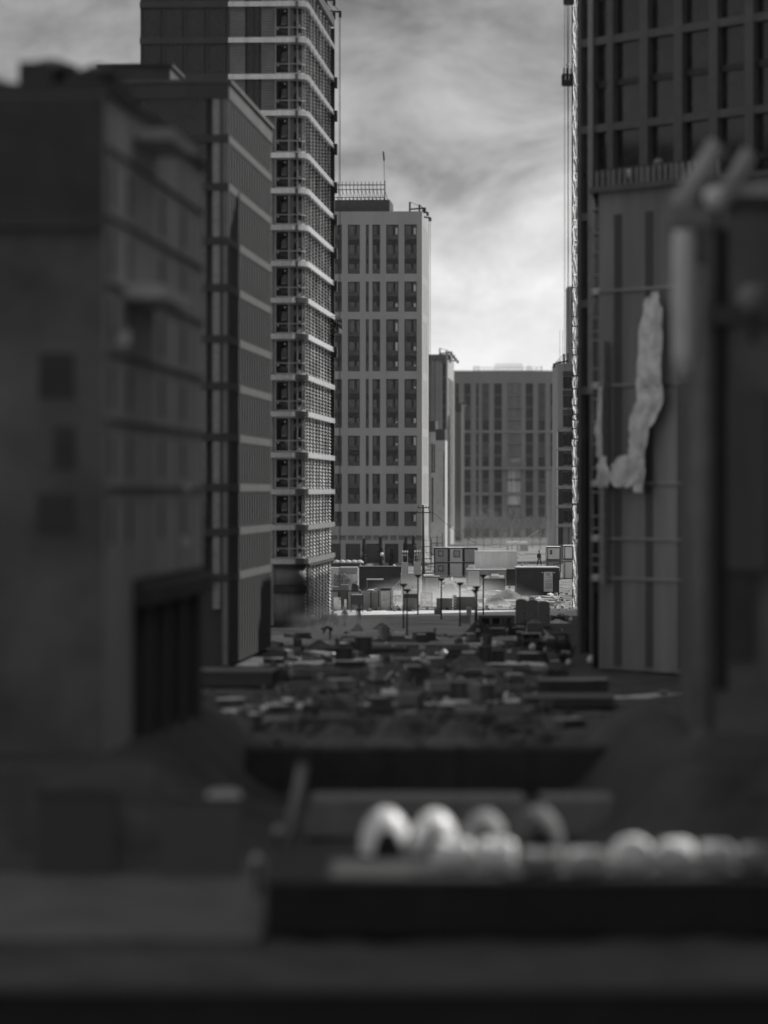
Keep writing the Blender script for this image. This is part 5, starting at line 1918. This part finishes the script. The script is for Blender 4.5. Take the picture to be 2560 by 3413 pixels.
for i, (u, v, s, lab) in enumerate(((1548, 2140, .34, 'small white sack at the left of the vest wearer'), (1584, 2138, .3, 'white sack touching the vest wearer'), (1612, 2150, .32, 'white sack right below the vest wearer'),
                                   (1570, 2162, .36, 'lower white sack before the vest wearer'), (1652, 2160, .55, 'big bright white bag on the dark box'), (1776, 2168, .5, 'wide white bag before the holed blocks'),
                                   (1812, 2172, .45, 'white bag right of the dark kneeling person'), (1410, 2196, .4, 'bright white bag alone in the dark street'), (1418, 2212, .3, 'smaller white bag below the lone bright bag'),
                                   (1480, 2190, .5, 'broad white bag at the end of the pale sun strip'), (1905, 2072, .4, 'white bag at the sunlit tower edge'), (1780, 2240, .3, 'white bag under the long white sun bar'),
                                   (1895, 2215, .34, 'white bag at the barrow of the rounded block'), (1970, 2210, .5, 'white bag at the foot of the round corner'), (1090, 2150, .24, 'little white bag beside the bending person'))):
    d = GD(v)
    T = thing('white_bag', lab, 'bag', ((u-CU)*d/F, d, 0), 0, 'white bags on the ground')
    sack(T, s*1.2, s*1.1, s)

def stack_things():
    r = random.Random(17)
    kinds = []
    for m in ('concC', 'concM2', 'contM', 'woodD', 'concM'):
        kinds.append(m)
    for i in range(44):
        v = 2128+312*r.random()**1.2
        lo, hi = 1010-(v-2120)*.5, 1880+(v-2120)*.2
        u = r.uniform(lo, hi)
        d = GD(v)
        k = F/d
        w_ = r.choice((.6, .8, 1.0, 1.4, 2.0, 3.4))
        h = r.uniform(.3, 1.0)*(1.5 if w_ < 1 else .9)
        T = thing('material_stack', 'blurred stack of building material lying in the dim street', 'material stack', ((u-CU)/k, d, 0), r.uniform(-.5, .5), 'material stacks in the dim street')
        m = r.choice(kinds)
        n = r.choice((1, 2, 3, 4))
        q = MB()
        for j in range(n):
            q.box(-w_/2+r.uniform(0, .15), w_/2-r.uniform(0, .15), r.uniform(0, .12), 1.0, .12+(h-.12)*j/n, .12+(h-.12)*(j+1)/n-.04)
        q.build('load', M[m], T)
        MB().box(-w_/2-.05, w_/2+.05, 0, 1.0, -.12, .12).build('pallet', M['woodD'], T)
        if r.random() < .45:
            MB().box(-w_/2-.03, w_/2*r.uniform(.2, 1), -.02, 1.02, h-.04, h+.05).build('cover', M[r.choice(('white', 'whiteB', 'concL', 'shine'))], T)
stack_things()

# ------------------------------------------------------------------ blurred foreground
def slab(T, w_, h, dep):
    MB().box(-w_/2, w_/2, 0, dep, 0, h-.12).build('plinth', M['concC'], T)
    MB().box(-w_/2-.1, w_/2+.1, -.1, dep, h-.12, h).build('top_slab', M['concM2'], T)
ubox('concrete_slab', 'low grey loading slab at the foot of the mid-rise', 'slab', 640, 905, 2238, 2298, 246, 6, slab, None, ST, 0)
ubox('concrete_slab', 'flat grey slab right of the street centre', 'slab', 1750, 2045, 2325, 2362, 222, 5, slab, None, 0, 0)
ubox('site_hut', 'dark low shelter behind the right centre slab', 'hut', 1795, 2030, 2272, 2330, 234, 4, crate('contD'), None, 0, 0)
heap('sand_heap', 'left grey sand heap behind the long dark fence', 'sand heap', 1125, 2492, 240, 75, 'mudL', 21)
heap('sand_heap', 'middle and tallest grey sand heap behind the long dark fence', 'sand heap', 1310, 2490, 260, 100, 'mudL', 22)
heap('sand_heap', 'right grey sand heap behind the long dark fence', 'sand heap', 1520, 2488, 250, 85, 'mudL', 23)
def fence(T, w_, h, dep):
    n = 8
    for i in range(n):
        x = -w_/2+w_*i/n
        MB().box(x+.06, x+w_/n-.06, 0, .06, .08, h).build('panel', M['contD'], T)
    for i in range(n+1):
        x = -w_/2+w_*i/n
        MB().box(x-.06, x+.06, -.05, .1, 0, h+.06).build('post', M['steel'], T)
    MB().box(-w_/2, w_/2, -.06, .12, h+.06, h+.14).build('top_rail', M['woodD'], T)
ubox('site_fence', 'long dark solid fence across the lower middle', 'fence', 820, 2720, 2496, 2650, 158, .2, fence, None, 0, 0)
ubox('slab_stack', 'long stack of grey slabs behind the white domed covers', 'slab stack', 1020, 1760, 2660, 2790, 139, 3.5, lambda T, w_, h, dep: [MB().box(-w_/2+.1*i, w_/2-.07*i, .1*i, dep, h/3*i, h/3*(i+1)-.05).build('slab', M['concM'], T) for i in range(3)], None, 0, 0)
ubox('slab_stack', 'second stack of grey slabs at the right behind the white sacks', 'slab stack', 1790, 2060, 2660, 2790, 139.5, 3.5, lambda T, w_, h, dep: [MB().box(-w_/2+.1*i, w_/2-.07*i, .1*i, dep, h/3*i, h/3*(i+1)-.05).build('slab', M['concM'], T) for i in range(3)], None, 0, 0)
# dark low store with covers and sacks on its roof
def store(T, w_, h, dep):
    MB().box(-w_/2, w_/2, 0, dep, 0, h-.1).build('wall', M['storeD'], T)
    MB().box(-w_/2-.1, w_/2+.1, -.1, dep+.1, h-.1, h).build('roof', M['storeD'], T)
    q = MB().box(-.06, .06, -.06, 0, .1, h-.12).build('batten', M['steel'], T, loc=(-w_/2+w_*.5/9, 0, 0))
    for i in range(1, 9):
        cp(q, T, (-w_/2+w_*(i+.5)/9, 0, 0))
M['storeD'] = mat('black painted boards', .022, .8, .3, .7)
STORE_H = 1.55
T = ubox('site_store', 'long black low store in the foreground carrying domed covers and sacks', 'store', 885, 2900, 2940, 3120, 108, 10.5, store, None, 0, 0)
def dome(u, d, rx, h, m, label):
    T = thing('domed_cover', label, 'cover', ((u-CU)/F*d, d, STORE_H), 0, 'domed covers on the black store')
    mb = MB()
    n, q = 20, 9
    for j in range(q+1):
        t = PI/2*j/q
        for i in range(n):
            a = 2*PI*i/n
            mb.v.append((rx*math.cos(t)*math.cos(a), 1.0+1.0*math.cos(t)*math.sin(a), h*math.sin(t)**.8*(1+.02*math.sin(5*a))))
    for j in range(q):
        for i in range(n):
            mb.f.append((j*n+i, j*n+(i+1) % n, (j+1)*n+(i+1) % n, (j+1)*n+i))
    mb.build('shell', M[m], T, True)
    mo = MB()
    mo.v = [(rx*.1+rx*.55*math.cos(PI*i/10), -.05, h*.56*math.sin(PI*i/10)+.01) for i in range(11)]
    mo.v += [(x, y+.6, z) for x, y, z in mo.v]
    for i in range(10):
        mo.f.append((i, i+1, i+12, i+11))
    mo.f += [tuple(range(11)), tuple(range(21, 10, -1))]
    mo.build('mouth', M['black'], T)
    MB().box(-rx, rx, .1, 1.9, 0, .04).build('base', M['woodD'], T)
dome(1284, 115.0, .78, 1.38, 'shine', 'leftmost bright white domed cover on the black store')
dome(1450, 115.2, .74, 1.30, 'shine', 'second white domed cover, right beside the leftmost one')
dome(1618, 115.6, .72, 1.25, 'concM', 'dull grey domed cover between the white and the darker ones')
dome(1795, 115.6, .82, 1.38, 'concM2', 'large dark grey domed cover right of the smaller grey one')
def whitebag(u0, u1, v0, v1, d, m, label):
    k = F/d
    w_ = (u1-u0)/k
    h = (v1-v0)/k
    T = thing('bulk_sack', label, 'sack', ((u0+u1)/2/k-CU/k, d, STORE_H), 0, 'sacks on the black store')
    b = MB()
    n = 6
    rr = random.Random(int(u0))
    ph = rr.uniform(0, 6)
    N, Q = 18, 9
    for j in range(Q+1):
        t = PI*j/Q
        for i in range(N):
            a = 2*PI*i/N
            sx = abs(math.cos(a))**.55*math.copysign(1, math.cos(a))
            sy = abs(math.sin(a))**.55*math.copysign(1, math.sin(a))
            f = math.sin(t)**.45
            wob = 1+.06*math.sin(3*a+ph+j)+.04*math.sin(7*a+2*j)
            b.v.append((w_/2*f*sx*wob, .45+.45*f*sy*wob, h*(.5-.5*abs(math.cos(t))**.8*math.copysign(1, math.cos(t)))*(1+.08*math.sin(2*a+ph)*(j > Q/2))))
    for j in range(Q):
        for i in range(N):
            b.f.append((j*N+i, j*N+(i+1) % N, (j+1)*N+(i+1) % N, (j+1)*N+i))
    b.build('bag', M[m], T, True)
    MB().box(-w_*.32, w_*.32, -.012, 0, h*.3, h*.62).build('flap', M[m], T)
for a in ((1440, 1578, 2782, 2882, 110.5, 'shine', 'first bright sack below the second white domed cover'), (1582, 1722, 2782, 2882, 110.5, 'shine', 'second bright sack from the left'),
          (1725, 1878, 2815, 2893, 109.6, 'concM', 'flatter dim sack right of the two bright ones'), (1888, 2030, 2815, 2893, 109.6, 'concL', 'flat pale sack in the middle of the row'),
          (2042, 2180, 2775, 2886, 110.2, 'shine', 'tall bright sack at the right of the flat pale one'), (2184, 2320, 2785, 2886, 110.3, 'whiteB', 'slightly dimmer tall sack further right'),
          (2326, 2450, 2795, 2886, 110.4, 'concL', 'last pale sack before the right edge'), (2456, 2590, 2805, 2886, 110.4, 'concM', 'dim sack cut by the right picture edge')):
    whitebag(*a)
ubox('crate', 'blurred pale topped crate left of the inclined pole', 'crate', 545, 800, 2668, 2860, 123.5, 1.3, crate('concM2', False), None, 0, 0)
ubox('sheet_of_board', 'pale board lying on the crate left of the inclined pole', 'board', 690, 800, 2640, 2666, 123.6, 1.1, lambda T, w_, h, dep: (MB().box(-w_/2, w_/2, 0, dep, 0, h*.5).build('board', M['white'], T), MB().box(-w_/2+.05, w_/2-.08, .03, dep, h*.5, h).build('upper_board', M['concL'], T)), None, 0, 2.62)
ubox('crate', 'blurred grey crate at the far left of the foreground', 'crate', 120, 385, 2650, 2850, 123.5, 1.3, crate('concC', False), None, 0, 0)
def pole(u0, v0, u1, v1, r, m, label):
    d = GD(v1)
    a = P(u1, v1, d)
    b = P(u0, v0, d)
    T = thing('leaning_pole', label, 'pole', a)
    MB().tube((0, 0, -.1), b-a, r, 10, r*.9).build('pole', M[m], T, True)
    MB().tube(b-a, (b-a)*1.02, r*1.25, 10).build('cap', M['steel'], T)
    MB().tube((0, 0, -.05), (0, 0, .25), r*1.8, 12).build('footing', M['concC'], T, True)
pole(818, 2385, 795, 2560, .19, 'concM', 'pale upright pole left of the long dark fence')
pole(1012, 2545, 945, 2880, .2, 'concM', 'inclined pale pole at the left end of the dark fence')
def ball_post(u, v, vb, r, label):
    d = GD(vb)
    p = P(u, v, d)
    T = thing('ball_post', label, 'post', (p.x, d, 0), 0, 'ball-topped posts at the store corner')
    MB().tube((0, 0, 0), (0, 0, p.z), .08, 8).build('post', M['steel'], T)
    MB().lathe([(r*math.sin(PI*i/8)+.005, p.z-r*math.cos(PI*i/8)) for i in range(9)], 14).build('ball', M['concL'], T, True)
ball_post(928, 2768, 2900, .17, 'upper pale ball-topped post at the left corner of the black store')
ball_post(858, 2865, 3000, .17, 'lower pale ball-topped post left of the black store')
ball_post(2085, 2470, 2560, .2, 'pale ball-topped post behind the fence on the right')
def parapet(T, w_, h, dep):
    MB().box(-w_/2, w_/2, 0, dep, 0, h-.1).build('wall', M['storeD'], T)
    MB().box(-w_/2, w_/2, -.1, dep+.06, h-.1, h).build('coping', M['black'], T)
ubox('low_wall', 'black low wall along the bottom picture edge', 'wall', -700, 3300, 3305, 3450, 87.5, 1.2, parapet, None, 0, 0)

# ------------------------------------------------------------------ planting
def conifer(u, v0, v1, wpx, d, seed, label):
    k = F/d
    g = P(u, HZ, d)
    h = (v1-v0)/k
    T = thing('conifer', label, 'tree', (g.x, d, EYE+(HZ-v1)/k if v1 < HZ+EYE*k else 0), 0, 'dark trees at the foot of the concrete tower')
    MB().tube((0, 0, -.1), (0, 0, h*.9), .12, 6, .03).build('trunk', M['bark'], T)
    r = random.Random(seed)
    m = MB()
    for i in range(900):
        z = h*(.04+.95*r.random()**.9)
        rad = wpx/k/2*(1-(z/h)**1.7)*(.6+.4*math.sin(z*5+seed))*math.sqrt(r.random())+.05
        a = r.uniform(0, 2*PI)
        p = Vector((rad*math.cos(a), rad*math.sin(a), z))
        s = r.uniform(.1, .3)
        q = [Vector((r.uniform(-1, 1), r.uniform(-1, 1), r.uniform(-1, 1)))*s for _ in range(3)]
        j = len(m.v)
        m.v += [tuple(p+x) for x in q]
        m.f.append((j, j+1, j+2))
    m.build('crown', M['leaf'], T)
for a in ((1213, 1797, 1886, 22, 640, 1, 'leftmost dark conifer before the arcade of the concrete tower'), (1268, 1790, 1886, 24, 641, 2, 'second dark conifer beside the arcade light'),
          (1353, 1790, 1886, 30, 640, 3, 'dark conifer left of the scaffold at the concrete tower'), (1378, 1785, 1886, 26, 638, 4, 'dark conifer against the scaffold'), (1305, 1830, 1886, 18, 642, 5, 'short dark conifer in the middle arcade bay')):
    conifer(*a)
def sapling(u, h, d, seed, label):
    g = P(u, HZ, d)
    T = thing('bare_tree', label, 'tree', (g.x, d, 0), 0, 'bare trees before the far block')
    r = random.Random(seed)
    MB().tube((0, 0, -.1), (.1, 0, h*.8), .11, 6, .05).build('trunk', M['twig'], T)
    m = MB()
    for i in range(46):
        z = h*(.25+.6*r.random())
        a = r.uniform(0, 6.28)
        l = (h-z)*.5+.5
        b = Vector((l*math.cos(a)*.55, l*math.sin(a)*.55, z+l*.8))
        m.tube((.1*z/h, 0, z), b, .045, 3, .02)
        for _ in range(3):
            t = r.uniform(.4, 1)
            p = Vector((.1*z/h, 0, z)).lerp(b, t)
            m.tube(p, p+Vector((r.uniform(-.6, .6), r.uniform(-.6, .6), r.uniform(.2, .9))), .03, 3, .012)
    m.build('crown', M['twig'], T)
names = ('bare sapling left of the dented container top', 'bare sapling above the right of the stacked cabins', 'bare sapling behind the left end of the dented container', 'bare tree behind the middle of the dented container',
         'bare tree left of the white far canopy', 'bare tree before the far canopy', 'bare tree right of the far canopy', 'bare sapling above the far dark person', 'bare sapling left of the pale upper cabin', 'bare tree above the pale upper cabin')
for i, (u, h) in enumerate(((1585, 7), (1560, 6), (1612, 8), (1640, 9), (1668, 7), (1706, 9), (1738, 8), (1775, 7.5), (1800, 7), (1835, 8))):
    sapling(u, h, 870-i % 3*25, i+1, names[i])
def far_canopy():
    d = 800.0
    k = F/d
    T = thing('far_shelter', 'white roofed shelter far off among the bare trees', 'shelter', ((1725-CU)/k, d, 0))
    MB().box(-35/k, 35/k, 0, 5, EYE+(HZ-1815)/k, EYE+(HZ-1806)/k).build('roof', M['white'], T)
    for x in (-33/k, 0, 33/k):
        MB().box(x-.15, x+.15, .2, .5, 0, EYE+(HZ-1815)/k).build('leg', M['steelL'], T)
    MB().box(10/k, 35/k, .6, 4, .0, EYE+(HZ-1815)/k-.2).build('booth', M['concL'], T)
far_canopy()
def planter_wall():
    d = 625.0
    k = F/d
    T = thing('long_wall', 'long dark wall topped with pale sand bags before the arcade', 'wall', ((1050-CU)/k, d, 0))
    W = (1200-1050)/k
    h = EYE+(HZ-1879)/k
    MB().box(0, W, 0, .5, 0, max(h, .7)).build('wall', M['concC'], T)
    MB().box(0, W, -.05, .55, max(h, .7), max(h, .7)+.08).build('coping', M['concM2'], T)
planter_wall()
def sandbag(u, i):
    d = 622.0
    k = F/d
    T = thing('sand_pile', '%s pale sand pile on the long dark wall' % ('leftmost', 'second', 'third', 'fourth', 'rightmost')[i], 'sand pile', ((u-CU)/k, d+3.3, EYE+(HZ-1879)/k+.1), 0, 'sand piles on the long wall')
    MB().lathe([(.75, -.05), (.6, .2), (.3, .42), (.02, .48)], 12).build('pile', M['concL'], T, True)
for i, u in enumerate((1122, 1140, 1160, 1180, 1198)):
    sandbag(u, i)
# round street lamp lit by the arcade
g = P(1273, 1847, 630)
T = thing('globe_lamp', 'small lit globe lamp before the arcade of the concrete tower', 'lamp', (g.x, 630, 0))
MB().tube((0, 0, 0), (0, 0, g.z), .08, 6).build('post', M['steel'], T)
MB().lathe([(.28*math.sin(PI*i/8)+.01, g.z-.28*math.cos(PI*i/8)) for i in range(9)], 12).build('globe', M['shine'], T, True)

# ------------------------------------------------------------------ air: thin haze and dust
def volume(name, dens, col=.9, aniso=.2):
    m = bpy.data.materials.new(name)
    m.use_nodes = True
    t = m.node_tree
    for n in list(t.nodes):
        if n.type != 'OUTPUT_MATERIAL':
            t.nodes.remove(n)
    v = t.nodes.new('ShaderNodeVolumePrincipled')
    v.inputs['Color'].default_value = (col, col, col, 1)
    v.inputs['Density'].default_value = dens
    v.inputs['Anisotropy'].default_value = aniso
    o = [n for n in t.nodes if n.type == 'OUTPUT_MATERIAL'][0]
    t.links.new(v.outputs[0], o.inputs['Volume'])
    return m, t, v
HAZE = True
if HAZE:
    m, t, v = volume('haze', .00004)
    o = MB().box(-220, 260, -30, 1150, -1.2, 110).build('haze', m)
    tag(o, 'thin pale haze over the whole street', 'haze', None, 'stuff')

def dust(u, v, d, rx, ry, rz_, dens, label, seed):
    p = P(u, v, d)
    m, t, vol = volume('dust', dens, .92, .3)
    co = t.nodes.new('ShaderNodeTexCoord')
    ln = t.nodes.new('ShaderNodeVectorMath')
    ln.operation = 'LENGTH'
    no = t.nodes.new('ShaderNodeTexNoise')
    no.inputs['Scale'].default_value = 2.4
    no.inputs['Detail'].default_value = 6
    of = t.nodes.new('ShaderNodeVectorMath')
    of.operation = 'ADD'
    of.inputs[1].default_value = (seed*3.1, seed*1.7, 0)
    mr = t.nodes.new('ShaderNodeMapRange')
    mr.inputs[1].default_value = .95
    mr.inputs[2].default_value = .2
    mr.inputs[3].default_value = 0
    mr.inputs[4].default_value = 1
    nr = t.nodes.new('ShaderNodeMapRange')
    nr.inputs[1].default_value = .38
    nr.inputs[2].default_value = .68
    m1 = t.nodes.new('ShaderNodeMath')
    m1.operation = 'MULTIPLY'
    m2 = t.nodes.new('ShaderNodeMath')
    m2.operation = 'MULTIPLY'
    m2.inputs[1].default_value = dens
    l = t.links.new
    l(co.outputs['Object'], ln.inputs[0])
    l(co.outputs['Object'], of.inputs[0])
    l(of.outputs[0], no.inputs['Vector'])
    l(ln.outputs['Value'], mr.inputs[0])
    l(no.outputs[0], nr.inputs[0])
    l(mr.outputs[0], m1.inputs[0])
    l(nr.outputs[0], m1.inputs[1])
    l(m1.outputs[0], m2.inputs[0])
    l(m2.outputs[0], vol.inputs['Density'])
    b = MB().lathe([(math.sin(PI*i/8)+.001, -math.cos(PI*i/8)) for i in range(9)], 16).build('dust_cloud', m)
    b.location = p
    b.scale = (rx, ry, rz_)
    tag(b, label, 'dust', None, 'stuff')
S.cycles.volume_step_rate = 2
dust(1120, 2085, 344, 5.5, 8, 2.3, .36, 'low dust cloud around the crouching workers', 1)
dust(1480, 2010, 415, 12, 10, 3.4, .2, 'sunlit dust drifting over the bright road and lamps', 2)
dust(1650, 1820, 700, 24, 50, 10, .004, 'pale dust hanging before the far block', 3)
